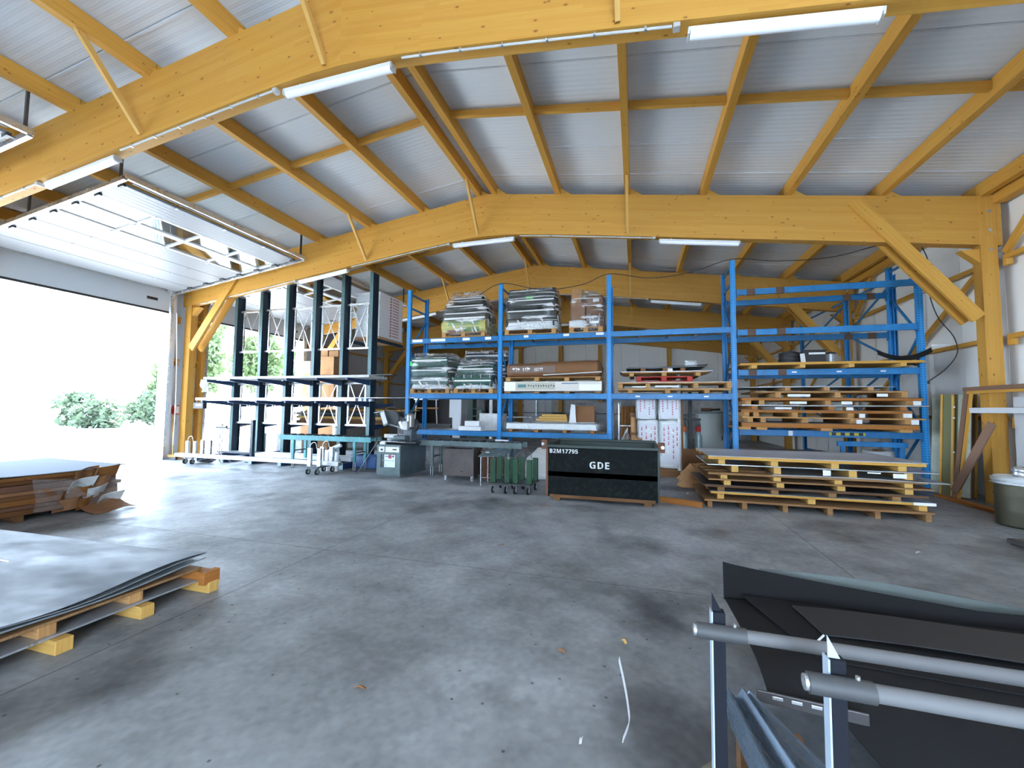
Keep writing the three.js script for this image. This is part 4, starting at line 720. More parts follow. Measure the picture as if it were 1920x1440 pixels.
function rollerTable(name, label, x0, x1, zf, D, H, mat, legs) {
  const L = x1 - x0, t = thing(name, label, 'roller conveyor', [x0, 0, zf]);
  for (const z of [-0.02, -D + 0.02]) obj('side_rail', rb(L, 0.12, 0.035, L / 2, H - 0.06, z, 0.006), mat, t);
  const n = Math.round(L / 0.22); for (let k = 0; k < n; k++) obj('roller', cy(0.025, D - 0.07, (k + 0.5) * L / n, H - 0.008, -D / 2, 'z', 12), M.darkSteel, t);
  for (const x of legs) {
    for (const z of [-0.03, -D + 0.03]) { obj('leg', rb(0.07, H - 0.32, 0.05, x, (H - 0.12 + 0.2) / 2, z, 0.006), mat, t); for (const s of [-1, 1]) obj('foot_rod', cy(0.008, 0.24, x + s * 0.026, 0.12, z, 'y', 8), M.galv, t); obj('foot_pad', bx(0.1, 0.012, 0.08, x, 0.006, z), M.darkSteel, t); }
    obj('leg_tie', rb(0.03, 0.03, D - 0.08, x, 0.42, -D / 2, 0.004), M.darkSteel, t);
  }
  return t;
}
rollerTable('roller_conveyor', 'teal roller conveyor left of the band saw, in front of the navy rack', -8.6, -5.95, -8.72, 0.48, 0.8, M.teal, [0.42, 2.2]);
rollerTable('roller_conveyor', 'grey green roller conveyor leading from the band saw to the skip', -4.68, -2.3, -8.72, 0.5, 0.78, M.greyGreen, [0.3, 2.1]);
{ const t = thing('dark_profile', 'black profile lying on the grey green roller conveyor', 'profile', [-3.6, 0.8, -8.95]); obj('bar', rb(1.3, 0.035, 0.06, 0, 0.018, 0), M.black, t); obj('end_strip', rb(0.3, 0.03, 0.06, 0.8, 0.015, 0.02), M.white, t); }
{ // waste bin
  const t = thing('metal_waste_box', 'dull grey-brown sheet metal bin under the grey green conveyor', 'bin', [-3.55, 0, -8.3], 0.05), W = 0.66, H = 0.56, D = 0.6, y = 0.1, mt = S(lin(0.15, 0.125, 0.12), 0.5, 0.4, { map: dirtTex });
  obj('shell', [bx(W, H, 0.012, 0, y + H / 2, 0, 0, 0.05), bx(W, H, 0.012, 0, y + H / 2, -D), bx(0.012, H, D, -W / 2, y + H / 2, -D / 2), bx(0.012, H, D, W / 2, y + H / 2, -D / 2), bx(W, 0.012, D, 0, y + 0.01, -D / 2)], mt, t);
  for (const s of [-1, 1]) for (const z of [-0.05, -D + 0.05]) obj('foot', rb(0.05, y, 0.05, s * (W / 2 - 0.04), y / 2, z, 0.006), z > -0.1 ? M.galv : M.darkSteel, t);
  obj('handle_rim', [bx(W + 0.03, 0.025, 0.03, 0, y + H + 0.05, 0.02, 0, 0, -0.02), bar(V(-W / 2, y + H + 0.06, 0.02), V(-W / 2 + 0.02, y + H - 0.05, 0), 0.03, 0.03), bar(V(W / 2, y + H + 0.05, 0.02), V(W / 2, y + H - 0.06, 0), 0.03, 0.03)], M.darkSteel, t);
  obj('latch_slot', bx(0.05, 0.02, 0.006, 0.08, y + 0.1, 0.014), M.black, t);
}
{ const t = thing('brown_cabinet', 'dark brown box standing behind the sheet metal bin', 'box', [-2.98, 0, -8.85]); obj('body', rb(0.4, 0.58, 0.4, 0, 0.29, 0, 0.008), M.rust, t); obj('lid', rb(0.42, 0.03, 0.42, 0, 0.595, 0, 0.006), M.palletDark, t); }
{ const t = thing('box_liner', 'row of white crumpled boxes lying on the shelf under the conveyor', 'box', [-3.3, 0.0, -9.3]); obj('carton', rb(0.9, 0.5, 0.4, 0, 0.32, 0, 0.02), M.offWhite, t); obj('pallet_foot', rb(0.9, 0.07, 0.4, 0, 0.035, 0), M.pallet, t); }
{ // small side table with tilted plate
  const t = thing('side_table', 'small steel table with a tilted plate top beside the green trolleys', 'table', [-2.72, 0, -8.05]);
  obj('plate_top', bx(0.55, 0.015, 0.5, 0.02, 0.62, -0.1, 0, 0.18, 0.05), M.greyGreen, t); obj('spool', cy(0.04, 0.012, -0.1, 0.64, 0.0, 'y', 16), M.white, t);
  for (const [x, z] of [[-0.2, 0.1], [0.24, 0.1], [-0.2, -0.32], [0.24, -0.32]]) obj('leg', rod(V(x, 0, z), V(x, 0.59 - (z + 0.1) * 0.15, z), 0.013), M.steel, t);
  for (const z of [0.1, -0.32]) obj('cross_bar', rod(V(-0.2, 0.16, z), V(0.24, 0.16, z), 0.01), M.steel, t);
}
function trolley(label, pos, turn, mat, inner, tall = 0.42) {
  const t = thing('profile_trolley', label, 'trolley', pos, turn, undefined), W = 0.34, L = 0.6;
  obj('deck', rb(W, 0.03, L, 0, 0.165, 0, 0.006), M.darkSteel, t);
  for (const sx of [-1, 1]) for (const sz of [-1, 1]) {
    const p = obj('side_post', rb(0.095, tall, 0.05, sx * (W / 2 - 0.04), 0.18 + tall / 2, sz * (L / 2 - 0.1), 0.006), mat, t);
    obj('wood_face', rb(0.07, tall - 0.03, 0.02, sx * (W / 2 - 0.04), 0.18 + tall / 2, sz * (L / 2 - 0.1) - 0.036, 0.003), inner, p);
  }
  for (const sx of [-1, 1]) for (const sz of [-1, 1]) { const c = wheel(t, 0.062, 0.03, sx * (W / 2 - 0.05), 0.062, sz * (L / 2 - 0.05), 'x'); obj('fork', [bx(0.006, 0.09, 0.04, sx * (W / 2 - 0.05) - 0.02, 0.105, sz * (L / 2 - 0.05)), bx(0.006, 0.09, 0.04, sx * (W / 2 - 0.05) + 0.02, 0.105, sz * (L / 2 - 0.05)), bx(0.046, 0.006, 0.05, sx * (W / 2 - 0.05), 0.15, sz * (L / 2 - 0.05))], M.galv, c); }
  for (const sz of [-1, 1]) obj('hoop_handle', tube([[-W / 2 + 0.04, 0.18 + tall, sz * (L / 2 - 0.1)], [-W / 2 + 0.06, 0.26 + tall, sz * (L / 2 - 0.1)], [-0.02, 0.31 + tall, sz * (L / 2 - 0.1)], [0.03, 0.27 + tall, sz * (L / 2 - 0.1)], [0.05, 0.17 + tall, sz * (L / 2 - 0.1)]], 0.007, 20, 6), mat === M.green ? M.darkSteel : M.galv, t);
  return t;
}
trolley('green post trolley with wooden faces, nearer to the side table', [-2.35, 0, -7.6], 0.02, M.green, M.brownLumber);
trolley('green post trolley with wooden faces, nearer to the green skip', [-1.93, 0, -7.62], -0.04, M.green, M.paleLumber);
trolley('grey post trolley under the free end of the long white bar, by the teal conveyor', [-6.9, 0, -8.22], 0.0, M.galv, M.white, 0.40);
trolley('grey post trolley under the long white bar, beside the big door jamb', [-11.1, 0, -8.62], 0.0, M.galv, M.paleLumber, 0.40);
{ const t = thing('long_bar', 'very long white bar resting on two grey post trolleys', 'bar', [-8.95, 0.181, -8.3], -0.022); obj('bar', rb(5.1, 0.085, 0.14, 0, 0.043, 0, 0.008), M.white, t); obj('groove', rb(5.08, 0.012, 0.006, 0, 0.05, 0.0715), M.galv, t); obj('end_cap', rb(0.006, 0.08, 0.13, 2.553, 0.043, 0), M.galv, t); }
{ const t = thing('storage_tub', 'dark blue plastic tub on the floor behind the teal conveyor legs', 'tub', [-6.42, 0, -9.4]); obj('tub', [rb(0.62, 0.3, 0.02, 0, 0.16, 0.2, 0.008, 0, -0.12), rb(0.62, 0.3, 0.02, 0, 0.16, -0.2, 0.008, 0, 0.12), rb(0.02, 0.3, 0.4, -0.31, 0.16, 0, 0.008), rb(0.02, 0.3, 0.4, 0.31, 0.16, 0, 0.008), rb(0.6, 0.02, 0.4, 0, 0.02, 0, 0.008)], M.bluePlastic, t); obj('rim', [rb(0.66, 0.025, 0.025, 0, 0.31, 0.22), rb(0.66, 0.025, 0.025, 0, 0.31, -0.22)].slice(0, 1), M.bluePlastic, t); }
{ const t = thing('plastic_bag', 'crumpled white plastic sack on the floor behind the conveyor, near the skip', 'bag', [-1.95, 0, -9.35]); obj('sack', hull(1.1, 0.62, 0.7, { prof: [[0, 1, 1], [0.3, 0.95, 0.9], [0.7, 0.7, 0.6], [1, 0.3, 0.25]], exp: 2.4, noise: 0.08, salt: 51, nu: 48 }), M.plasticWhite, t); }
{ const t = thing('plastic_bag', 'white plastic sack slumped under the teal conveyor', 'bag', [-7.29, 0, -8.97]); obj('sack', hull(0.7, 0.42, 0.34, { prof: [[0, 1, 1], [0.5, 0.9, 0.8], [1, 0.5, 0.4]], exp: 2.4, noise: 0.07, salt: 57, nu: 40 }), M.plasticWhite, t); }
{ // bent white pipe standing in the trolley area
  const t = thing('bent_pipe', 'bent white plastic pipe pair standing under the teal conveyor', 'pipe', [-7.05, 0, -8.6]); obj('pipe', tube([[0.05, 0, 0], [0.05, 0.34, 0], [0.08, 0.46, 0], [0.20, 0.55, -0.03], [0.34, 0.60, -0.06]], 0.045, 28, 12), M.white, t); obj('pipe', tube([[0.28, 0, 0], [0.28, 0.3, 0], [0.29, 0.4, 0], [0.30, 0.45, 0]], 0.045, 16, 12), M.white, t);
}
// small stands by the big door
{ const t = thing('roller_stand', 'thin steel roller stand in front of the first rack columns', 'stand', [-10.55, 0, -8.78]); obj('roller', cy(0.03, 0.36, 0, 0.95, 0, 'x', 14), M.darkSteel, t); for (const s of [-1, 1]) { obj('post', rod(V(s * 0.04, 0.2, 0), V(s * 0.04, 0.92, 0), 0.014), M.steel, t); obj('leg', rod(V(s * 0.04, 0.22, 0), V(s * 0.24, 0.012, 0.12), 0.012), M.steel, t); obj('leg', rod(V(s * 0.04, 0.22, 0), V(s * 0.2, 0.012, -0.16), 0.012), M.steel, t); } obj('bracket', rb(0.44, 0.03, 0.05, 0, 0.91, 0), M.darkSteel, t); obj('red_cap', rb(0.1, 0.03, 0.06, -0.02, 1.0, 0), M.white, t); }
{ const t = thing('steel_post', 'dark steel post standing between the first rack columns', 'post', [-9.95, 0, -9.2]); obj('post', rb(0.09, 1.12, 0.09, 0, 0.57, 0, 0.008), M.navy, t); obj('base', rb(0.24, 0.02, 0.24, 0, 0.01, 0), M.navy, t); }
{ const t = thing('cable_coil', 'black cable coil on the floor beside the door jamb trolley', 'cable', [-10.75, 0, -8.5]); for (let k = 0; k < 3; k++) obj('loop', new THREE.TorusGeometry(0.14 + k * 0.015, 0.014, 8, 30).rotateX(1.35).rotateY(0.4 * k).translate(0.06 * k, 0.06 + 0.02 * k, 0), M.black, t); }
{ const t = thing('switch_box', 'red and grey switch box on the wall beside the big door', 'switch box', [-12.56, 1.25, -9.02]); obj('case', rb(0.14, 0.26, 0.1, 0, 0.13, 0, 0.01), M.red, t); obj('cover', rb(0.012, 0.2, 0.08, 0.075, 0.13, 0), M.white, t); obj('conduit', tube([[0, 0.02, 0], [0.04, -0.12, 0.02], [0, -0.25, -0.01], [0.02, -0.3, 0.02]], 0.012, 16, 6), M.galv, t); }
{ const t = thing('pull_rope', 'white pull rope hanging from the door track beside the jamb', 'rope', [-12.38, 0.35, -8.78]); obj('rope', tube([[0, 3.75, 0], [0.01, 2.4, -0.06], [0, 1.2, -0.1], [0.02, 0, -0.08]], 0.012, 30, 6), M.white, t); obj('knot', hull(0.05, 0.06, 0.05, { exp: 2, nu: 10, nv: 6, noise: 0 }).translate(0.005, 1.1, -0.1), M.white, t); }
{ const t = thing('broom', 'wooden broom leaning on the wall rail beside the big door column', 'broom', [-12.3, 0.0, -8.95]); obj('stick', rod(V(0, 0.12, 0.12), V(-0.25, 1.25, 0.0), 0.014), M.lumber, t); obj('head', rb(0.3, 0.06, 0.08, 0, 0.11, 0.12), M.brownLumber, t); obj('bristles', rb(0.28, 0.08, 0.06, 0, 0.04, 0.12), M.black, t); }
// ================================================================ NEAR THINGS
{ // sheet metal stack on timber, left foreground
  const t = thing('sheet_metal_stack', 'low stack of large bluish metal sheets on timber bearers, nearest to the viewer', 'sheet metal', [-4.9, 0, -1.98]), L = 3.02, D = 1.52;
  for (const z of [-0.76, -0.30, 0.16, 0.62]) obj('bearer', rb(L + (z < -0.7 ? 0.12 : 0.04), 0.085, 0.09, 0.04, 0.0425, z, 0.006), M.paleLumber, t);
  obj('lower_sheet', grid(30, 10, (u, v) => [-L / 2 + u * L, 0.098 + 0.006 * Math.sin(u * 6 + v * 3), D / 2 - v * D], 0.012), M.sheetGrey, t);
  for (const z of [-0.74, -0.28, 0.2, 0.64]) obj('spacer_batten', rb(L + (z < -0.7 ? 0.03 : -0.02), 0.07, 0.09, z < -0.7 ? 0.02 : -0.02, 0.135, z, 0.006), z < -0.7 ? M.brownLumber : M.pallet, t);
  obj('support_board', rb(L - 0.02, 0.018, D - 0.02, -0.01, 0.179, 0, 0.004), M.palletGrey, t);
  const sheet = (y, amp, ph, dx, th) => grid(40, 16, (u, v) => { const e = u * u * u; return [-L / 2 + dx + u * L, y + amp * (0.5 + 0.5 * Math.sin(v * 7 + ph)) * e + (1 - v) * 0 + 0.01 * Math.sin(u * 5 + v * 4 + ph) * (1 - 0.5 * e) + v * v * e * 0.03, D / 2 - v * D]; }, th);
  const bl = S(lin(0.22, 0.24, 0.26), 0.45, 0.1, { roughnessMap: scuff, bumpMap: wrinkle, bumpScale: 0.001 });
  obj('sheet', sheet(0.205, 0.03, 0.6, 0.0, 0.01), bl, t); obj('sheet', sheet(0.228, 0.05, 1.4, 0.01, 0.006), bl, t);
  obj('top_sheet', sheet(0.248, 0.052, 2.1, 0.015, 0.003), S(lin(0.10, 0.115, 0.13), 0.8, 0.0, { roughnessMap: scuff, map: dirtTex }), t);
  obj('clamp_end', [rb(0.06, 0.1, 0.14, L / 2 + 0.06, 0.12, -0.75, 0.006)], M.brownLumber, t);
  obj('seam_edge', bar(V(-L / 2, 0.264, -0.22), V(0.55, 0.262, -0.22), 0.012, 0.003), M.sheetMetal, t);
}
{ // wrapped cardboard-edged stack behind it
  const t = thing('wrapped_board_stack', 'long brown board stack with torn film and a white top sheet, before the open door', 'board stack', [-8.5, 0, -3.2], -0.04), L = 2.85;
  for (const z of [-1.2, -0.4, 0.4, 1.2]) obj('bearer', rb(1.9, 0.08, 0.09, 0, 0.04, z), M.palletDark, t);
  const dk = S(lin(0.20, 0.13, 0.10), 0.8, 0, { map: lumberTex }), dk2 = S(lin(0.34, 0.24, 0.18), 0.8, 0, { map: lumberTex }), cols = [dk, M.rust, dk2, dk, M.cardDark, M.rust, dk, dk2];
  let y = 0.08; for (let k = 0; k < 8; k++) { const h = [0.07, 0.05, 0.075, 0.055, 0.05, 0.08, 0.06, 0.05][k]; obj('board_layer', rb(1.9 + rr(-0.04, 0.03), h - 0.004, L + rr(-0.12, 0.08), rr(-0.02, 0.02), y + h / 2, rr(-0.03, 0.03), 0.006), cols[k], t); y += h; }
  obj('top_sheet', grid(12, 24, (u, v) => [-0.98 + u * 1.98, y + 0.012 + 0.02 * Math.sin(v * 6) * u + 0.03 * v, 1.45 - v * 2.95], 0.008), S(lin(0.16, 0.19, 0.24), 0.85), t);
  for (let k = 0; k < 9; k++) obj('torn_card', grid(6, 5, (u, v) => [0.96 + 0.05 * Math.sin(u * 5 + k) + (0.05 + 0.1 * (k % 3) / 3) * v, 0.08 + (k % 4) * 0.13 + v * 0.16 - 0.05 * u, -1.0 - k * 0.055 + u * 0.28], 0.006), k % 3 === 2 ? M.plasticWhite : k % 3 ? dk2 : M.cardDark, t);
  obj('torn_film', grid(14, 10, (u, v) => [1.0 + 0.05 * Math.sin(u * 11 + v * 5), 0.1 + v * 0.42 - 0.1 * u * v, -0.5 - u * 1.0], 0.002), M.clearFilm, t);
  obj('fallen_flap', grid(8, 6, (u, v) => [0.95 + u * 0.42, 0.02 + 0.1 * (1 - u) * (1 - u) + 0.02 * Math.sin(v * 6), -1.45 + v * 0.5], 0.006), M.cardDark, t);
}
{ // tube stand, right foreground
  const t = thing('tube_stand', 'dark steel stand with two long horizontal tubes, nearest on the bottom right', 'stand', [0, 0, 0]);
  const bluish = new THREE.MeshPhysicalMaterial({ color: lin(0.012, 0.014, 0.02), roughness: 0.75, specularIntensity: 0.35 }), litFaceMat = S(lin(0.42, 0.50, 0.58), 0.5);  // near-black posts and pale door-side faces: light and shade put into the colours
  for (const [x, z, r] of [[0.275, -1.66, 0.021], [0.545, -1.445, 0.024]]) { obj('post', rb(0.04, 0.80, 0.04, x, 0.40, z - 0.03, 0.003), bluish, t); obj('lit_side', bx(0.005, 0.80, 0.04, x - 0.0225, 0.40, z - 0.03), litFaceMat, t); obj('gusset', ext([[0, 0], [0.03, -0.06], [0, -0.06]], 0.006).translate(x - 0.02, 0.86, z - 0.03), x > 0.4 ? litFaceMat : bluish, t); obj('foot', rb(0.2, 0.012, 0.2, x, 0.006, z - 0.03), bluish, t); }  // thin pale skin paints the door-lit side of each post
  for (const [x0, z0, z1, r] of [[0.20, -1.655, -1.60, 0.021], [0.462, -1.435, -1.40, 0.023]]) {
    obj('tube', rod(V(x0 + 0.1, 0.74, z0), V(2.6, 0.74, z1), r, 22), S(lin(0.15, 0.148, 0.15), 0.7), t);
    const s = obj('sleeve', rod(V(x0, 0.74, z0), V(x0 + 0.155, 0.74, z0 + 0.003), r + 0.005, 22), S(lin(0.06, 0.06, 0.062), 0.6), t);
    obj('set_screw', cy(0.006, 0.012, x0 + 0.12, 0.74 + r + 0.008, z0, 'y', 10), M.galv, s);
    obj('end_plug', cy(r - 0.002, 0.012, x0 - 0.004, 0.74, z0, 'x', 18), M.galv, s);
  }
  for (const x of [2.3, 2.5]) obj('rear_post', rb(0.05, 0.72, 0.05, x, 0.36, x < 2.4 ? -1.61 : -1.41, 0.004), bluish, t);
  
}
{ // black folded sheets
  const t = thing('rubber_sheet_stack', 'large black sheets folded into a trough behind the tube stand', 'rubber sheet', [0.54, 0, -2.2]);
  const prof = (s) => s < 0.30 ? [0.24 * (1 - s / 0.30) ** 1.4, -0.86 - 0.02 * (s / 0.3)] : [0.0 + 0.015 * Math.sin((s - 0.3) * 4), -0.88 + (s - 0.30) / 0.70 * 0.9];
  const sh = (y, x0, f) => grid(60, 30, (u, v) => { const [h, z] = prof(v), x = u * 2.4, lowBack = v < 0.3 ? (1 - 0.55 * Math.min(1, x / 1.3) ** 0.8 + 0.1 * Math.max(0, x - 1.3)) : 1, front = v > 0.8 ? (v - 0.8) / 0.2 : 0, bulge = Math.max(0, Math.min(1, (x - 0.22) / 0.16)), a = f(v); return [a + x * (2.4 - a) / 2.4, y + h * lowBack - front * front * (0.05 + 0.14 * bulge) + (v > 0.3 ? 0.012 * Math.sin(x * 3 + 1) : 0), z + front * 0.26 * bulge * (1 - 0.15 * Math.sin(x * 5))]; }, 0.006);
  obj('outer_sheet', sh(0.30, 0, (v) => 0.02 * (v - 0.5)), M.rubber, t);
  obj('inner_sheet', grid(40, 16, (u, v) => { const a = 0.09 + 0.2 * v; return [a + u * (2.3 - a), 0.322 + 0.012 * Math.sin(u * 6 + 2) + 0.02 * (1 - v), -0.83 + v * 0.62]; }, 0.006), M.rubber, t);
  obj('inner_sheet', grid(40, 10, (u, v) => [0.33 + 0.06 * v + u * 1.9, 0.348 + 0.02 * (1 - v) + 0.006 * Math.sin(u * 9), -0.72 + v * 0.28], 0.006), M.black, t);
  obj('white_edge_strip', bar(V(0.30, 0.345, -0.32), V(0.40, 0.345, -0.46), 0.006, 0.012), M.paper, t);
  obj('back_sheet', grid(30, 4, (u, v) => [0.22 + u * 2.2, 0.36 + v * 0.13 - 0.1 * u + 0.02 * Math.sin(u * 7), -0.93 - 0.02 * v - 0.03 * u], 0.006), S(lin(0.07, 0.085, 0.08), 0.55), t);
  for (const x of [0.9, 1.7]) obj('support_trestle', [rb(0.08, 0.27, 0.7, x, 0.135, -0.45, 0.006)], M.palletDark, t);
}
{ // folded metal profiles under the sheets
  const t = thing('folded_profiles', 'bundle of blue-grey folded metal profiles on the floor under the black sheets', 'metal profiles', [0.5, 0, -1.75], 0.0);
  const mt = S(lin(0.13, 0.17, 0.22), 0.35, 0.6, { roughnessMap: scuff });
  const ridge = [[-0.135, 0.20, -0.07, 0.2], [-0.115, 0.28, -0.02, 0.27], [-0.085, 0.24, 0.06, 0.22], [-0.055, 0.29, 0.10, 0.28], [-0.045, 0.255, 0.19, 0.25], [-0.03, 0.285, 0.34, 0.27]];
  for (let k = 0; k < 5; k++) { const [a0, h0, b0, g0] = ridge[k], [a1, h1, b1, g1] = ridge[k + 1]; obj('profile', grid(3, 10, (u, v) => [(a0 + (a1 - a0) * u) * (1 - v) + (b0 + (b1 - b0) * u) * v, (h0 + (h1 - h0) * u) * (1 - v) + (g0 + (g1 - g0) * u) * v, -0.40 + v * 0.86], 0.003), mt, t); }
  for (const z of [-0.3, 0.2]) obj('support_block', rb(0.24, 0.185, 0.08, 0.02, 0.0925, z, 0.005), M.palletDark, t);
  const f = obj('perforated_rail', rb(0.40, 0.05, 0.012, 0.20, 0.262, -0.40, 0.004, -0.1), M.sheetDark, t);
  for (const x of [0.08, 0.15, 0.22]) obj('slot', rb(0.04, 0.014, 0.004, x, 0.268, -0.394 + 0.1 * (x - 0.2), 0.002, -0.1), M.galv, f);
}
{ const t = thing('card_scrap', 'brown bent card scrap beside the first stand post', 'scrap', [0.21, 0, -1.72]); obj('card', grid(8, 10, (u, v) => [-0.05 + u * 0.1 + 0.01 * Math.sin(v * 4), 0.24 * Math.sin(v * 2.4) * (0.6 + 0.4 * u) + 0.02, 0.06 - v * 0.12], 0.004), S(lin(0.10, 0.085, 0.05), 0.8), t); }
{ const t = thing('plastic_strip', 'curved white plastic strip lying on the bare concrete', 'strip', [0, 0, 0]); const c = new THREE.CatmullRomCurve3([V(-0.105, 0.012, -2.72), V(-0.07, 0.02, -2.5), V(-0.045, 0.02, -2.3), V(-0.04, 0.018, -2.2), V(-0.065, 0.015, -2.08)]); obj('strip', grid(40, 3, (u, v) => { const p = c.getPoint(u); return [p.x + (v - 0.5) * 0.004, 0.002 + v * 0.028, p.z]; }, 0.003), M.white, t); }
const scraps = [['chip', 'small bent white chip nearest the viewer on the concrete', -0.245, -2.03, 0.04, M.offWhite, 0.5], ['chip', 'short pale wood splinter beyond the curved strip', -0.08, -2.94, 0.05, M.paleLumber, 0.7], ['chip', 'short dark splinter lying far from the curved strip', -0.45, -2.71, 0.05, M.cardDark, 0.9], ['chip', 'dark crumb of debris in the middle of the floor', -1.68, -4.62, 0.07, M.cardDark, 0.1], ['chip', 'brown crumb of debris beside the dark crumb', -1.42, -4.56, 0.06, M.brownLumber, 0.3], ['chip', 'thin wood splinter on the floor in front of the trolleys', -1.35, -6.6, 0.14, M.brownLumber, 0.15], ['chip', 'white paper scrap on the floor in front of the sheet pallets', 2.9, -5.7, 0.05, M.paper, 0.2], ['chip', 'white paper scrap near the foot of the skip', 0.9, -8.4, 0.08, M.paper, 0.4], ['chip', 'brown sliver in the shade near the bottom edge of the view', -1.42, -2.05, 0.06, M.brownLumber, 0.05]];
for (const [n, label, x, z, s, m, r] of scraps) { const t = thing('scrap_piece', label, 'scrap', [x, 0, z], r * 3); obj('piece', grid(4, 2, (u, v) => [(u - 0.5) * s, 0.004 + 0.012 * Math.sin(u * 3.1) + 0.006 * v, (v - 0.5) * s * 0.3], 0.003), m, t); }
{ const t = thing('dark_pad', 'dark flat pad lying on the floor at the right edge', 'pad', [4.28, 0, -6.35], 0.1); obj('pad', rb(0.3, 0.045, 0.22, 0, 0.045, 0, 0.012), M.sheetDark, t); for (const x of [-0.1, 0.1]) obj('foot', rb(0.05, 0.024, 0.18, x, 0.012, 0, 0.004), M.black, t); }
// ================================================================ BEHIND THE RACKS AND ALONG THE RIGHT WALL
const baleTex = canvasTex(512, 512, (c, w, h) => {
  c.fillStyle = '#dcdce2'; c.fillRect(0, 0, w, h); c.fillStyle = '#b5304e';
  for (const [x, y, k] of [[60, 40, 5], [190, 20, 4], [330, 60, 6], [440, 30, 4]]) for (let i = 0; i < k; i++) { c.fillRect(x, y + i * 66, 30, 44); c.fillStyle = '#dcdce2'; c.fillRect(x + 8, y + i * 66 + 8, 13, 14); c.fillStyle = '#b5304e'; }
});
function bale(label, pos, w, h, d, turn, salt) {
  const t = thing('insulation_bale', label, 'bale', pos, turn);
  const b = obj('bale', hull(w, h, d, { prof: [[0, 0.95, 0.95], [0.08, 1, 1], [0.92, 1, 1], [1, 0.93, 0.93]], exp: 4, noise: 0.018, salt }), M.plasticWhite, t);
  obj('red_print', grid(14, 14, (u, v) => [(u - 0.5) * w * 0.8, 0.08 * h + v * h * 0.84, d / 2 * (1.012 + 0.01 * Math.sin(u * 6 + v * 9))], 0.002), S(0xffffff, 0.5, 0, { map: baleTex }), t);
  return t;
}
bale('white printed insulation bale standing in the lower row, beside the brown paper tube', [0.28, 0.17, -10.9], 0.5, 1.1, 0.6, 0, 61);
bale('white printed insulation bale standing in the lower row, beside the white wrapped pole', [0.76, 0.17, -10.85], 0.48, 1.1, 0.6, 0.03, 62);
bale('white printed insulation bale in the upper row, next to the third upright side', [0.24, 1.29, -10.9], 0.48, 0.52, 0.6, 0.02, 63);
bale('white printed insulation bale in the upper row, against the white wrapped pole', [0.76, 1.29, -10.86], 0.5, 0.52, 0.6, -0.02, 64);
{ const t = thing('bale_pallet', 'timber pallet with a brown board front beneath the insulation bales', 'pallet', [0.5, 0, -10.85]); palletParts(t, 1.15, 0.9, { mat: M.pallet }); obj('front_board', rb(1.15, 0.13, 0.02, 0, 0.075, 0.46), M.cardDark, t); }
{ const t = thing('paper_tube', 'brown paper wrapped tube leaning behind the rear edge of the skip', 'tube', [-0.0, 0, -9.6], 0.1); obj('tube', rod(V(0, 0.0, 0), V(-0.05, 1.36, -0.05), 0.075, 16, 0.05), M.card, t); obj('cap', cy(0.062, 0.09, -0.05, 1.40, -0.05, 'y', 16), M.rust, t); obj('band', cy(0.078, 0.06, -0.035, 1.0, -0.035, 'y', 16), M.rust, t); obj('wrapped_base', hull(0.34, 0.9, 0.3, { exp: 3, prof: [[0, 1, 1], [0.8, 0.9, 0.8], [1, 0.4, 0.4]], noise: 0.03, salt: 71 }).translate(0.03, 0, 0), M.card, t); obj('clear_bag', hull(0.3, 1.05, 0.32, { exp: 2.4, prof: [[0, 1, 1], [0.7, 0.9, 0.8], [1, 0.2, 0.2]], noise: 0.05, salt: 72 }).translate(-0.2, 0, 0.02), M.clearFilm, t); }
{ const t = thing('wrapped_pole', 'tall white film-wrapped pole bundle standing beside the insulation bales', 'pole', [0.97, 0, -10.6]); obj('pole', rod(V(0, 0, 0), V(0.0, 2.35, -0.06), 0.045, 14), M.plasticWhite, t); obj('rail', bar(V(0.06, 0, 0), V(0.06, 2.3, -0.06), 0.035, 0.05, V(1, 0, 0)), M.cardDark, t); obj('tape', cy(0.049, 0.09, 0, 1.55, -0.04, 'y', 14), M.white, t); obj('tape', cy(0.049, 0.07, 0, 0.5, -0.01, 'y', 14), M.white, t); }
{ const t = thing('steel_shelf', 'pale steel shelf frame holding upright brown sheets, behind the skip', 'shelf', [-0.17, 0, -13.0]); for (const x of [-0.3, 0.32]) for (const z of [0.2, -0.2]) obj('post', rb(0.035, 1.7, 0.035, x, 0.85, z), M.galv, t); for (const y of [0.5, 1.05]) for (const z of [0.2, -0.2]) obj('cross_bar', rb(0.62, 0.025, 0.025, 0.01, y, z), M.galv, t); obj('cross_brace', bar(V(-0.3, 0.5, 0.21), V(-0.05, 0.98, 0.21), 0.012, 0.02), M.galv, t); obj('shelf_board', rb(0.6, 0.02, 0.38, 0.01, 0.5, 0), M.galv, t); for (let k = 0; k < 5; k++) obj('brown_sheet', rb(0.075, 1.1, 0.3, -0.2 + k * 0.09, 1.06, 0, 0.004), M.brownLumber, t); obj('side_plank', rb(0.07, 2.2, 0.04, -0.46, 1.1, 0.22), M.paleLumber, t); }
{ const t = thing('steel_cabinet', 'grey-beige sheet metal cabinet behind the tall blue upright', 'cabinet', [1.92, 0, -12.5]); obj('body', rb(0.66, 1.42, 0.5, 0, 0.73, 0, 0.012), S(lin(0.36, 0.37, 0.33), 0.45), t); obj('top_plate', rb(0.72, 0.04, 0.54, 0, 1.47, 0, 0.006), M.greyGreen, t); obj('door', rb(0.58, 1.26, 0.02, 0, 0.74, 0.255, 0.006), S(lin(0.40, 0.41, 0.37), 0.45), t); obj('handle', rb(0.02, 0.12, 0.02, 0.24, 0.8, 0.272), M.black, t); }
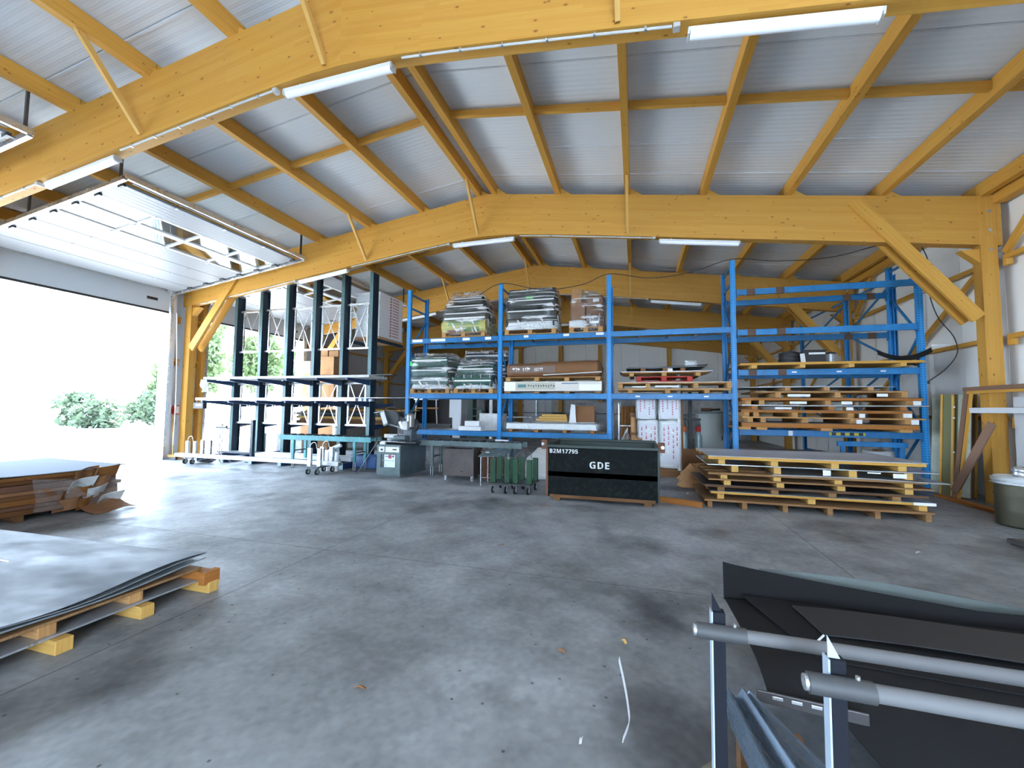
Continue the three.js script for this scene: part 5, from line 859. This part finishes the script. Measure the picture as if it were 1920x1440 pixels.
{ const t = thing('cabinet_clutter', 'small red machine part lying on the grey-beige cabinet', 'machine part', [1.82, 1.49, -12.45]); obj('body', hull(0.26, 0.09, 0.18, { exp: 2.5, noise: 0.03, salt: 81, nu: 20, nv: 8 }), M.rust, t); obj('arm', rod(V(0.1, 0.05, 0), V(0.34, 0.06, 0), 0.025), M.black, t); }
for (const [x, z, l] of [[1.2, -11.9, 'grey gas cylinder with an orange cap, standing at the black tool post'], [1.55, -11.95, 'grey gas cylinder with a dark red cap, beside the steel cabinet']]) { const t = thing('gas_cylinder', l, 'gas cylinder', [x, 0, z]); obj('body', lathe([[0.0001, 0], [0.085, 0], [0.09, 0.02], [0.09, 0.82], [0.07, 0.92], [0.04, 0.97], [0.035, 1.0]], 22), S(lin(0.34, 0.42, 0.43), 0.4, 0.2), t); obj('cap', lathe([[0.036, 0.96], [0.06, 0.97], [0.07, 1.02], [0.06, 1.1], [0.0001, 1.12]], 20), x < 1.4 ? M.orange : M.red, t); obj('valve', cy(0.02, 0.1, 0, 1.16, 0, 'y', 10), M.darkSteel, t); }
{ const t = thing('tool_post', 'black steel post with hanging tools between the gas cylinders', 'post', [1.38, 0, -12.1]); obj('pillar', rb(0.08, 2.3, 0.08, 0, 1.15, 0, 0.004), M.black, t); obj('base_plate', rb(0.3, 0.02, 0.3, 0, 0.01, 0), M.black, t); obj('tool_rack', rb(0.5, 0.05, 0.05, 0, 1.28, 0.06), M.black, t); for (const x of [-0.2, -0.1, 0.12, 0.2]) obj('tool', rod(V(x, 1.27, 0.08), V(x + 0.02, 1.08, 0.08), 0.014, 8, 0.03), M.darkSteel, t); }
{ const t = thing('kraft_paper', 'crumpled brown kraft paper heap beside the floor pallets', 'paper', [1.12, 0, -9.3]); obj('heap', hull(0.7, 0.42, 0.6, { prof: [[0, 1, 1], [0.5, 0.8, 0.7], [1, 0.3, 0.3]], exp: 2.2, noise: 0.13, salt: 91, nu: 44 }), M.card, t); }
{ const t = thing('low_frame', 'low wooden frame with a dark panel lying behind the top pallet of the floor stack', 'frame', [1.85, 0, -9.55]); for (const x of [-0.4, 0.4]) for (const z of [-0.35, 0.35]) obj('leg', rb(0.05, 0.62, 0.05, x, 0.31, z), M.brownLumber, t); obj('panel', rb(0.84, 0.02, 0.74, 0, 0.63, 0), M.sheetDark, t); for (const z of [-0.36, 0.36]) obj('rim', rb(0.9, 0.06, 0.04, 0, 0.655, z), M.pallet, t); for (const x of [-0.43, 0.43]) obj('rim', rb(0.04, 0.06, 0.7, x, 0.655, 0), M.pallet, t); }
{ const t = thing('edge_boards', 'dark brown boards standing on edge beside the insulation bale pallet', 'boards', [1.35, 0, -11.0]); for (let k = 0; k < 3; k++) obj('board', rb(0.8, 0.6 - k * 0.06, 0.03, 0.03 * k, 0.3 - k * 0.03, -k * 0.05, 0.004, 0, -0.04), M.cardDark, t); }
// middle shelf clutter of the tall bay
{ const t = thing('black_bundle', 'black plastic bundle with a white label on the pale board pallet', 'bundle', [3.25, 2.521, -10.5]); obj('bundle', hull(0.36, 0.26, 0.4, { exp: 2.6, noise: 0.07, salt: 95, nu: 30 }).translate(-0.05, 0, 0), M.black, t); obj('tag', rb(0.1, 0.2, 0.01, 0.14, 0.11, 0.22, 0.003, 0.3, 0, 0.12), M.paper, t); }
{ const t = thing('black_crate', 'black open crate with a white inner rim on the pale board pallet', 'crate', [3.62, 2.521, -10.55]); obj('crate', [bx(0.42, 0.26, 0.02, 0, 0.13, 0.2), bx(0.42, 0.26, 0.02, 0, 0.13, -0.2), bx(0.02, 0.26, 0.4, -0.2, 0.13, 0), bx(0.02, 0.26, 0.4, 0.2, 0.13, 0)], M.black, t); obj('rim', rb(0.46, 0.035, 0.03, 0, 0.275, 0.21), M.black, t); obj('inner_sheet', rb(0.3, 0.04, 0.004, 0.05, 0.215, 0.213), M.paper, t); }
{ const t = thing('grey_roll', 'dark grey roll standing next to the black crate on the pale board pallet', 'roll', [4.0, 2.521, -10.6]); obj('roll', lathe([[0.0001, 0], [0.13, 0], [0.135, 0.02], [0.13, 0.22], [0.1, 0.26], [0.0001, 0.265]], 22), M.sheetDark, t); obj('wrap_edge', cy(0.137, 0.2, 0, 0.11, 0, 'y', 22), M.sheetGrey, t); }
{ const t = thing('sagging_rubber', 'black rubber strip sagging between the rack uprights above the pale board pallet', 'rubber strip', [0, 0, 0]); obj('strip', grid(24, 6, (u, v) => [4.75 + u * 0.75, 2.78 - 0.15 * Math.sin(u * Math.PI) - 0.1 * v, -10.4 + 0.28 * Math.min(1, u * 1.25) + 0.03 * v], 0.008), M.rubber, t); obj('torn_tail', grid(10, 3, (u, v) => [5.5 + u * 0.38, 2.74 + 0.08 * u + 0.1 * v * (1 - u), -10.12 + 0.05 * u], 0.005), M.offWhite, t); obj('lower_strip', bar(V(4.95, 2.62, -10.3), V(5.3, 2.44, -10.2), 0.05, 0.03), M.rubber, t); }
// wall side: leaning panels, frames and the barrel
const cream = S(lin(0.62, 0.66, 0.50), 0.5, 0, { map: dirtTex }), olive = S(lin(0.13, 0.13, 0.045), 0.6), brownEdge = S(lin(0.24, 0.13, 0.08), 0.6);
function leaning(name, label, x, z, w, h, parts, lean = 0.16) { const t = thing(name, label, 'panel', [x, 0, z]); t.rotation.set(0, -Math.PI / 2 + 0.62, 0); const g = new THREE.Group(); for (const [n, x0, x1, dz, th, m, hh] of parts) { const q = bar(V((x0 + x1) / 2, 0.012, dz), V((x0 + x1) / 2, hh ?? h, dz - lean), th, x1 - x0, V(1, 0, 0)); obj(n, q, m, t); } return t; }
leaning('leaning_panel', 'cream panel with a wide clear face leaning beside the tall rack bay', 5.62, -9.86, 0.5, 1.86, [['face', -0.36, 0.22, 0, 0.03, cream], ['edge_strip', 0.225, 0.262, 0.012, 0.035, brownEdge], ['edge_strip', 0.268, 0.29, 0.02, 0.03, M.lumber]], 0.2);
leaning('leaning_panel', 'olive green panel with brown edge leaning in front of the cream panel', 5.54, -9.72, 0.4, 1.85, [['edge_strip', -0.22, -0.17, 0.012, 0.035, brownEdge], ['face', -0.165, 0.02, 0, 0.03, olive], ['light_edge', 0.022, 0.2, 0.004, 0.03, cream]], 0.2);
{ const t = thing('leaning_panel', 'narrow brown framed panel with white clips, between cream and olive panels', 'panel', [5.48, 0, -9.84]); t.rotation.y = -Math.PI / 2 + 0.62; obj('face', bar(V(0.02, 0.012, 0.05), V(0.02, 1.85, -0.14), 0.03, 0.12, V(1, 0, 0)), olive, t); obj('edge_strip', bar(V(-0.06, 0.012, 0.06), V(-0.06, 1.86, -0.13), 0.036, 0.03, V(1, 0, 0)), M.lumber, t); obj('edge_strip', bar(V(0.1, 0.012, 0.06), V(0.1, 1.86, -0.13), 0.036, 0.035, V(1, 0, 0)), M.paleLumber, t); for (const y of [1.62, 1.42, 0.8, 0.25]) obj('clip', rb(0.03, 0.035, 0.012, 0.13, y, 0.09 - y * 0.1), M.white, t); }
{ const t = thing('door_frame', 'large reddish brown wooden door frame leaning at the right wall', 'door frame', [5.6, 0, -8.95]); t.rotation.y = -Math.PI / 2 + 0.05; const y1 = 1.93; for (const x of [-0.46, 0.9]) { obj('frame_post', bar(V(x, 0.0, 0.22), V(x, y1, -0.04), 0.07, 0.1, V(1, 0, 0)), brownEdge, t); obj('stop_strip', bar(V(x + 0.1 * (x < 0 ? 1 : -1), 0.0, 0.25), V(x + 0.1 * (x < 0 ? 1 : -1), y1 - 0.06, -0.01), 0.03, 0.05, V(1, 0, 0)), M.lumber, t); } obj('frame_head', rb(1.5, 0.07, 0.09, 0.22, y1, -0.04), brownEdge, t); obj('head_strip', rb(1.3, 0.05, 0.03, 0.22, y1 - 0.06, 0.0), M.lumber, t); obj('white_rail', rb(1.2, 0.09, 0.03, 0.25, 1.56, 0.03), M.white, t); obj('brace', bar(V(-0.42, 0.15, 0.26), V(0.15, 1.35, 0.08), 0.03, 0.12), brownEdge, t); }
{ const t = thing('white_boards', 'white boards standing behind the brown door frame at the wall', 'boards', [5.86, 0, -8.6]); t.rotation.y = -Math.PI / 2; for (let k = 0; k < 3; k++) obj('board', rb(0.3, 1.78, 0.03, -0.1 + k * 0.31, 0.89, 0.02 * (k % 2), 0.006), M.white, t); }
{ const t = thing('barrel', 'olive brown barrel lined with white plastic at the right edge', 'barrel', [5.03, 0, -7.5]); obj('drum', lathe([[0.0001, 0], [0.27, 0], [0.29, 0.03], [0.29, 0.2], [0.3, 0.22], [0.29, 0.24], [0.29, 0.4], [0.3, 0.42], [0.29, 0.44], [0.29, 0.58], [0.3, 0.6], [0.27, 0.6], [0.27, 0.3]], 30), S(lin(0.11, 0.10, 0.06), 0.5, 0.2, { map: dirtTex }), t); obj('bag_liner', hull(0.62, 0.1, 0.62, { exp: 2, noise: 0.06, salt: 97, prof: [[0, 1, 1], [0.6, 1.05, 1.05], [1, 0.9, 0.9]] }).translate(0, 0.56, 0), M.plasticWhite, t); obj('scrap_foil', hull(0.24, 0.14, 0.2, { exp: 2, noise: 0.12, salt: 98, nu: 20, nv: 8 }).translate(0.02, 0.64, -0.05), M.galv, t); }
{ const t = thing('floor_board', 'brown board lying along the foot of the leaning panels', 'board', [5.25, 0, -8.9]); obj('board', rb(0.14, 0.05, 1.5, 0, 0.025, 0), M.brownLumber, t); }
{ const t = thing('white_bin', 'cream storage sack under the lowest beam end of the tall rack bay', 'sack', [4.95, 0, -10.95]); obj('sack', hull(0.5, 0.7, 0.5, { exp: 3, noise: 0.03, salt: 99 }), M.offWhite, t); obj('tie', cy(0.1, 0.05, 0, 0.7, 0, 'y', 14), M.cardDark, t); }
{ const t = thing('blue_trestle', 'low blue steel trestle standing under the lowest beam of the tall rack bay', 'trestle', [4.6, 0, -10.4]); obj('top_bar', rb(1.2, 0.1, 0.06, 0, 0.86, 0), M.rack, t); for (const x of [-0.5, 0.5]) obj('leg', rb(0.08, 0.81, 0.06, x, 0.405, 0), M.rack, t); obj('foot', rb(1.1, 0.04, 0.3, 0, 0.02, 0), M.rack, t); }
// behind the navy rack
carton('big_carton', 'tall brown carton at the base of the carton pile behind the navy rack', [-10.8, 0, -13.2], 0.95, 1.55, 0.8, { mat: M.card, turn: 0.05 });
carton('big_carton', 'brown carton in the middle of the carton pile behind the navy rack', [-10.78, 1.556, -13.2], 0.9, 1.1, 0.75, { mat: M.card, turn: 0.02 });
carton('big_carton', 'upper large brown carton of the carton pile behind the navy rack', [-10.8, 2.662, -13.2], 0.85, 0.66, 0.7, { mat: M.card, label: [-0.2, 0.5, 0.12, 0.05] });
carton('small_carton', 'small carton with hand holes on top of the carton pile', [-10.98, 3.328, -13.2], 0.42, 0.3, 0.4, { mat: M.card });
carton('small_carton', 'open carton with a pale flap on top of the carton pile', [-10.52, 3.328, -13.2], 0.4, 0.22, 0.4, { mat: M.card });
{ const t = thing('carton_tower', 'tower of brown and white cartons beside the large carton pile', 'carton stack', [-11.62, 0, -13.3]); for (const [y, w, h, m] of [[0, 0.6, 1.2, M.cardDark], [1.2, 0.56, 1.0, M.card], [2.2, 0.5, 0.55, M.card], [2.75, 0.3, 0.45, M.offWhite], [2.75, 0.26, 0.6, M.brownLumber]]) obj('carton', rb(w, h - 0.004, 0.5, m === M.brownLumber ? 0.22 : m === M.offWhite ? -0.1 : 0, y + h / 2, 0, 0.008), m, t); }
{ const t = thing('grey_drum', 'tall grey drum beside the brown cartons behind the navy rack', 'drum', [-10.05, 0, -12.9]); obj('drum', lathe([[0.0001, 0], [0.26, 0], [0.26, 1.5], [0.24, 1.75], [0.0001, 1.78]], 26), M.sheetGrey, t); obj('hoop', cy(0.265, 0.03, 0, 0.8, 0, 'y', 26), M.darkSteel, t); }
{ const t = thing('board_pile', 'pile of dark boards and one pale timber on the rear side of the navy rack', 'boards', [-7.9, 0, -10.6]); for (const [y, h, m, dx] of [[1.035, 0.08, M.palletDark, 0], [1.12, 0.05, M.cardDark, 0.1], [1.175, 0.065, M.paleLumber, 0], [1.245, 0.04, M.black, 0.05], [1.29, 0.05, M.sheetDark, -0.1], [1.345, 0.03, M.navy, 0.1], [1.38, 0.03, M.palletDark, 0.3], [1.415, 0.025, M.lumber, 0.4]]) obj('board', rb(3.2, h, 0.7, dx, y + h / 2, 0), m, t); }
{ const t = thing('white_crate', 'white wrapped crate on the floor between the rear feet of the navy rack', 'crate', [-10.09, 0, -11.0]); obj('crate', rb(0.8, 0.62, 0.6, 0, 0.31, 0, 0.02), M.plasticWhite, t); obj('strap', rb(0.05, 0.626, 0.606, 0.15, 0.313, 0), M.navy, t); }
{ const t = thing('white_crate', 'second white wrapped crate on the floor near the first rack column feet', 'crate', [-11.03, 0, -11.05]); obj('crate', rb(0.75, 0.66, 0.6, 0, 0.33, 0, 0.02), M.plasticWhite, t); obj('strap', rb(0.05, 0.666, 0.606, -0.1, 0.333, 0), M.navy, t); }
{ const t = thing('brown_crate', 'brown open crate on the floor behind the teal conveyor', 'crate', [-9.15, 0, -11.0]); obj('crate', [bx(0.8, 0.55, 0.02, 0, 0.3, 0.3), bx(0.8, 0.55, 0.02, 0, 0.3, -0.3), bx(0.02, 0.55, 0.6, -0.39, 0.3, 0), bx(0.02, 0.55, 0.6, 0.39, 0.3, 0)], M.card, t); obj('slat_base', rb(0.8, 0.025, 0.62, 0, 0.0125, 0), M.pallet, t); }
// far workshop corner
{ const t = thing('white_board_upright', 'tall white board standing upright behind the lowest beam of first bay', 'board', [-5.66, 0, -13.0]); obj('board', ext([[-0.1, 0], [0.13, 0], [0.19, 1.3], [0.2, 2.4], [-0.22, 2.4], [-0.23, 1.2], [-0.12, 1.2]], 0.05), M.white, t); obj('foot', rb(0.4, 0.03, 0.5, 0, 0.015, 0), M.galv, t); }
{ const t = thing('dark_partition', 'dark partition wall of the far workshop corner, behind the first bay', 'partition', [-10.9, 0, -20.5]); obj('panel', rb(6.0, 3.0, 0.1, 0, 1.5, -1.5), M.sheetDark, t); obj('lintel', rb(6.0, 0.3, 0.2, 0, 3.0, -1.2), M.sheetGrey, t); }
{ const t = thing('work_frame', 'pale steel work frame on a dark bench in the far workshop corner', 'bench', [-9.0, 0, -17.5]); obj('bench', rb(2.6, 0.75, 0.8, 0, 0.4, 0), M.sheetDark, t); obj('bench_top', rb(2.8, 0.05, 0.9, 0, 0.8, 0), M.darkSteel, t); for (const x of [-0.5, 0.5]) obj('frame_leg', rod(V(x * 1.1, 0.82, 0.2), V(x, 1.5, 0.2), 0.03), M.galv, t); obj('frame_rail', rb(1.2, 0.07, 0.06, 0, 1.5, 0.2), M.pallet, t); obj('frame_rail', rb(1.2, 0.06, 0.06, 0, 1.9, 0.2), M.galv, t); for (const x of [-0.5, 0.0, 0.5]) obj('rail_post', rb(0.05, 0.45, 0.05, x, 1.7, 0.2), M.galv, t); }
{ const t = thing('green_machine', 'dark green machine standing behind the second upright', 'machine', [-6.05, 0, -16.0]); obj('column', rb(0.26, 1.9, 0.4, -0.25, 0.95, 0, 0.02), S(lin(0.02, 0.05, 0.04), 0.5), t); for (const y of [0.9, 1.2, 1.5]) obj('shelf_arm', rb(0.5, 0.05, 0.4, 0.12, y, 0), S(lin(0.02, 0.05, 0.04), 0.5), t); for (const y of [1.05, 1.34]) obj('spool', cy(0.1, 0.2, 0.16, y, 0.05, 'z', 18), M.greyGreen, t); obj('base', rb(0.8, 0.6, 0.5, 0.05, 0.3, 0, 0.02), S(lin(0.02, 0.05, 0.04), 0.5), t); }
{ const t = thing('white_post', 'slim white post standing right of the dark green machine', 'post', [-5.2, 0, -15.2]); obj('post', rb(0.12, 2.3, 0.12, 0, 1.15, 0), M.white, t); obj('foot', rb(0.3, 0.02, 0.3, 0, 0.01, 0), M.galv, t); }
{ const d = structure('door_4'); obj('door_leaf', rb(0.75, 2.05, 0.06, -6.08, 1.04, ZB + 0.02), M.white, d); obj('door_frame', [bx(0.06, 2.15, 0.1, -6.5, 1.075, ZB + 0.04), bx(0.06, 2.15, 0.1, -5.66, 1.075, ZB + 0.04), bx(0.9, 0.06, 0.1, -6.08, 2.12, ZB + 0.04)], M.galv, d); obj('handle', bx(0.03, 0.03, 0.12, -5.78, 1.05, ZB + 0.1), M.black, d); }
{ const t = thing('exit_sign', 'small green and white emergency exit sign above the far white door', 'sign', [-6.3, 2.2, ZB + 0.06]); obj('plate', rb(0.36, 0.16, 0.03, 0, 0.1, 0), S(lin(0.03, 0.5, 0.2), 0.5), t); obj('pictogram', rb(0.12, 0.1, 0.004, 0.08, 0.1, 0.018), M.white, t); }
{ const t = thing('rail_fence', 'grey steel railing in front of the far white door', 'railing', [-5.4, 0, -20.5]); for (const y of [0.6, 1.1]) obj('rail', rb(3.2, 0.05, 0.05, 0, y, 0), M.galv, t); for (const x of [-1.5, -0.5, 0.5, 1.5]) obj('post', rb(0.05, 1.12, 0.05, x, 0.56, 0), M.galv, t); }
{ const t = thing('green_vice', 'dark green vice on a bench by the back wall', 'vice', [-3.6, 0, -22]); obj('bench', rb(1.6, 1.05, 0.6, 0, 0.525, 0), M.sheetGrey, t); obj('vice_body', hull(0.5, 0.3, 0.3, { exp: 3, noise: 0.02, salt: 77, nu: 20, nv: 8 }).translate(-0.3, 1.05, 0), S(lin(0.01, 0.05, 0.04), 0.4), t); obj('spindle', cy(0.03, 0.6, -0.3, 1.2, 0.1, 'x', 10), M.steel, t); }
{ const t = thing('wall_cabinet', 'grey cabinet with a white card by the back wall, behind the square carton', 'cabinet', [-1.9, 0, -23.6]); obj('body', rb(2.4, 1.9, 0.6, 0, 0.95, 0), M.sheetGrey, t); obj('card', rb(0.16, 0.3, 0.01, -0.2, 1.6, 0.306), M.white, t); obj('rail', rb(2.5, 0.05, 0.05, 0, 1.3, 0.33), M.darkSteel, t); }
// ================================================================ LAMPS, CABLES AND THE OUTSIDE
const tubeGlass = S(lin(0.88, 0.89, 0.92), 0.3);
function lamp(label, x0, x1, z) {                       // fluorescent batten, switched off
  const a = V(x0, botY(x0) - 0.06, z), b = V(x1, botY(x1) - 0.06, z), d = b.clone().sub(a), t = thing('light_fixture', label, 'light fixture', [(a.x + b.x) / 2, (a.y + b.y) / 2, z]);
  t.rotation.z = Math.atan2(d.y, d.x);
  const L = d.length();
  obj('housing', rb(L, 0.045, 0.105, 0, 0.012, 0, 0.006), M.white, t);
  obj('diffuser', uvBox(new THREE.CylinderGeometry(0.048, 0.048, L - 0.03, 16, 1, false, -Math.PI / 2, Math.PI).rotateX(0).rotateZ(Math.PI / 2).rotateX(Math.PI / 2).translate(0, -0.01, 0)), tubeGlass, t);
  for (const s of [-1, 1]) obj('end_cap', rb(0.02, 0.07, 0.11, s * L / 2, -0.005, 0, 0.004), M.offWhite, t);
  for (const s of [-0.35, 0.35]) obj('bracket', bx(0.03, 0.045, 0.05, s * L, 0.045, 0), M.galv, t);
  return t;
}
const where = ['nearest timber frame', 'frame before the blue racks', 'frame right behind the racks', 'second frame behind the racks'];
FZ.slice(0, 4).forEach((z, i) => {
  lamp('white fluorescent batten on the door side of the ' + where[i], -8.6, -7.1, z);
  lamp('white fluorescent batten under the apex of the ' + where[i], -4.15, -2.65, z);
  lamp('white fluorescent batten on the wall side of the ' + where[i], 0.5, 2.0, z);
});
FZ.slice(0, 3).forEach((z, i) => {
  const t = thing('cable_conduit', 'pale cable conduit clipped under the ' + where[i], 'conduit');
  for (const [x0, x1] of [[-12.0, -8.75], [-6.95, -4.3], [-2.5, 0.35]]) {
    const p = []; for (let k = 0; k <= 6; k++) { const x = x0 + (x1 - x0) * k / 6; p.push([x, botY(x) - 0.018, z + 0.06]); }
    const c = obj('conduit', tube(p, 0.014, 20, 7), M.offWhite, t);
    for (let k = 0; k <= 5; k++) { const x = x0 + (x1 - x0) * (k + 0.5) / 6; obj('clip', bx(0.02, 0.036, 0.04, x, botY(x) - 0.018, z + 0.06), M.galv, c); }
    obj('junction_end', bx(0.06, 0.05, 0.07, x1 + 0.04, botY(x1) - 0.025, z + 0.05), M.offWhite, c);
  }
});
{ const t = thing('hanging_cable', 'thin black cable draped over the tops of the blue rack uprights', 'cable');
  const pts = [[-3.9, 4.46, -10.3], [-3.28, 4.68, -10.18], [-2.2, 4.46, -10.2], [-1.2, 4.52, -10.2], [-0.59, 4.72, -10.18], [0.3, 4.56, -10.2], [1.2, 4.62, -10.2], [2.07, 4.84, -10.18], [2.9, 4.70, -10.1], [3.9, 4.68, -10.05], [4.75, 4.84, -10.0], [5.25, 4.85, -10.0], [5.5, 4.5, -10.1], [5.52, 3.9, -10.15], [5.62, 3.35, -10.1], [5.82, 2.95, -10.05], [5.86, 2.65, -10.05], [5.7, 2.35, -10.1], [5.45, 2.12, -10.15]];
  obj('cable', tube(pts, 0.009, 160, 6), M.black, t); obj('plug', cy(0.02, 0.06, 5.45, 2.1, -10.15, 'y', 10), M.black, t);
}
// outside: concrete yard, shrubs and trees, a low store of crates
const yard = structure('ground');
obj('yard', uvBox(new THREE.PlaneGeometry(160, 220).rotateX(-Math.PI / 2).translate(-93, -0.03, -20)), S(lin(0.50, 0.50, 0.48), 0.9), yard);
const leafMat = [lin(0.075, 0.12, 0.03), lin(0.09, 0.14, 0.045), lin(0.06, 0.095, 0.05)].map((c) => new THREE.MeshPhysicalMaterial({ color: c, roughness: 0.9, transmission: 0.3, thickness: 0, side: THREE.DoubleSide }));
function tree(label, x, z, h, r, k, n = 1500, cat = 'tree') {
  const t = thing(cat === 'shrub' ? 'shrub' : 'tree', label, cat, [x, 0, z]), pos = [], nor = [], c0 = V(0, 0, 0), base = cat === 'shrub' ? 0.05 : 0.28;
  const lobes = []; for (let i = 0; i < 14; i++) { const a = rnd() * 6.28, q = rnd(); lobes.push([Math.cos(a) * r * 0.62 * q, h * (base + 0.1 + 0.62 * rnd()), Math.sin(a) * r * 0.62 * q, r * (0.3 + 0.25 * rnd())]); }
  for (let i = 0; i < n; i++) {
    const l = lobes[i % lobes.length], a = rnd() * 6.28, b = Math.acos(2 * rnd() - 1), d = l[3] * (0.6 + 0.4 * rnd()), p = V(l[0] + d * Math.sin(b) * Math.cos(a), Math.max(0.05, l[1] + d * Math.cos(b) * 0.85), l[2] + d * Math.sin(b) * Math.sin(a));
    const u = V(rnd() - 0.5, rnd() - 0.5, rnd() - 0.5).normalize().multiplyScalar(0.14 + 0.14 * rnd()), v = V(rnd() - 0.5, rnd() - 0.5, rnd() - 0.5).cross(u).normalize().multiplyScalar(0.09 + 0.06 * rnd()), nn = u.clone().cross(v).normalize();
    for (const q of [[u, 1, v, 0], [u, 0, v, 1], [u, 0, v, -1], [u, -1, v, 0], [u, 0, v, -1], [u, 0, v, 1]]) { pos.push(p.x + q[0].x * q[1] + q[2].x * q[3], p.y + q[0].y * q[1] + q[2].y * q[3], p.z + q[0].z * q[1] + q[2].z * q[3]); nor.push(nn.x, nn.y, nn.z); }
  }
  const g = new THREE.BufferGeometry().setAttribute('position', new THREE.Float32BufferAttribute(pos, 3)).setAttribute('normal', new THREE.Float32BufferAttribute(nor, 3)).setAttribute('uv', new THREE.Float32BufferAttribute(new Float32Array(pos.length / 3 * 2), 2));
  const f = obj('foliage', g, leafMat[k], t); f.userData.kind = 'stuff';
  obj('trunk', rod(V(0, 0, 0), V(0, h * 0.7, 0), cat === 'shrub' ? 0.05 : 0.16, 8, 0.03), M.brownLumber, t);
}
tree('low grey-green shrub at the far end of the hedge seen through the big door', -38, -20.6, 2.4, 1.9, 2, 1500, 'shrub');
tree('rounded shrub in the middle of the hedge seen through the big door', -39.6, -26.2, 3.6, 1.9, 2, 1600, 'shrub');
tree('tall light green tree beside the jamb of the big door', -42.3, -29.1, 4.9, 1.9, 1, 2200);
tree('low round shrub filling the hedge in front of the tall light tree', -35.5, -24.4, 3.2, 1.9, 2, 1400, 'shrub');
tree('low pale shrub at the nearer end of the hedge seen through the big door', -34, -19.6, 1.9, 1.6, 2, 1100, 'shrub');
tree('light tree farther off, filling the gap between the broad tree and the pale tree', -33.5, -37.5, 8.6, 3.0, 1, 2600);
tree('light tree farther off, filling the gap before the broad light green tree', -33, -31, 8.4, 3.0, 1, 2600);
tree('broad light green tree seen between the first rack columns', -27, -21, 7.4, 2.2, 1, 2600);
tree('green tree seen behind the second and third rack columns', -27.5, -25.6, 7.8, 2.3, 0, 2600);
tree('pale green tree seen behind the fourth rack column', -26.5, -30.2, 7.2, 2.2, 1, 2400);
tree('small bright shrub behind the crates outside', -22.5, -29.2, 3.0, 1.2, 0, 1200, 'shrub');
for (const [x, z, l] of [[-22.5, -24.2, 'wooden crate on a white pallet outside, seen between the third columns'], [-22.3, -26.6, 'wooden crate on a white pallet outside, nearer to the carton tower'], [-24.5, -21.6, 'grey crate outside behind the second rack column']]) { const t = thing('yard_crate', l, 'crate', [x, 0, z], 0.2); obj('crate', rb(1.5, 0.75, 1.2, 0, 0.62, 0), M.palletGrey, t); for (const y of [0.38, 0.62, 0.86]) obj('slat', rb(0.03, 0.1, 1.24, 0.765, y, 0), M.pallet, t); palletParts(t, 1.6, 1.3, { mat: M.offWhite, bh: 0.16 }); }
renderer.render(scene, camera);
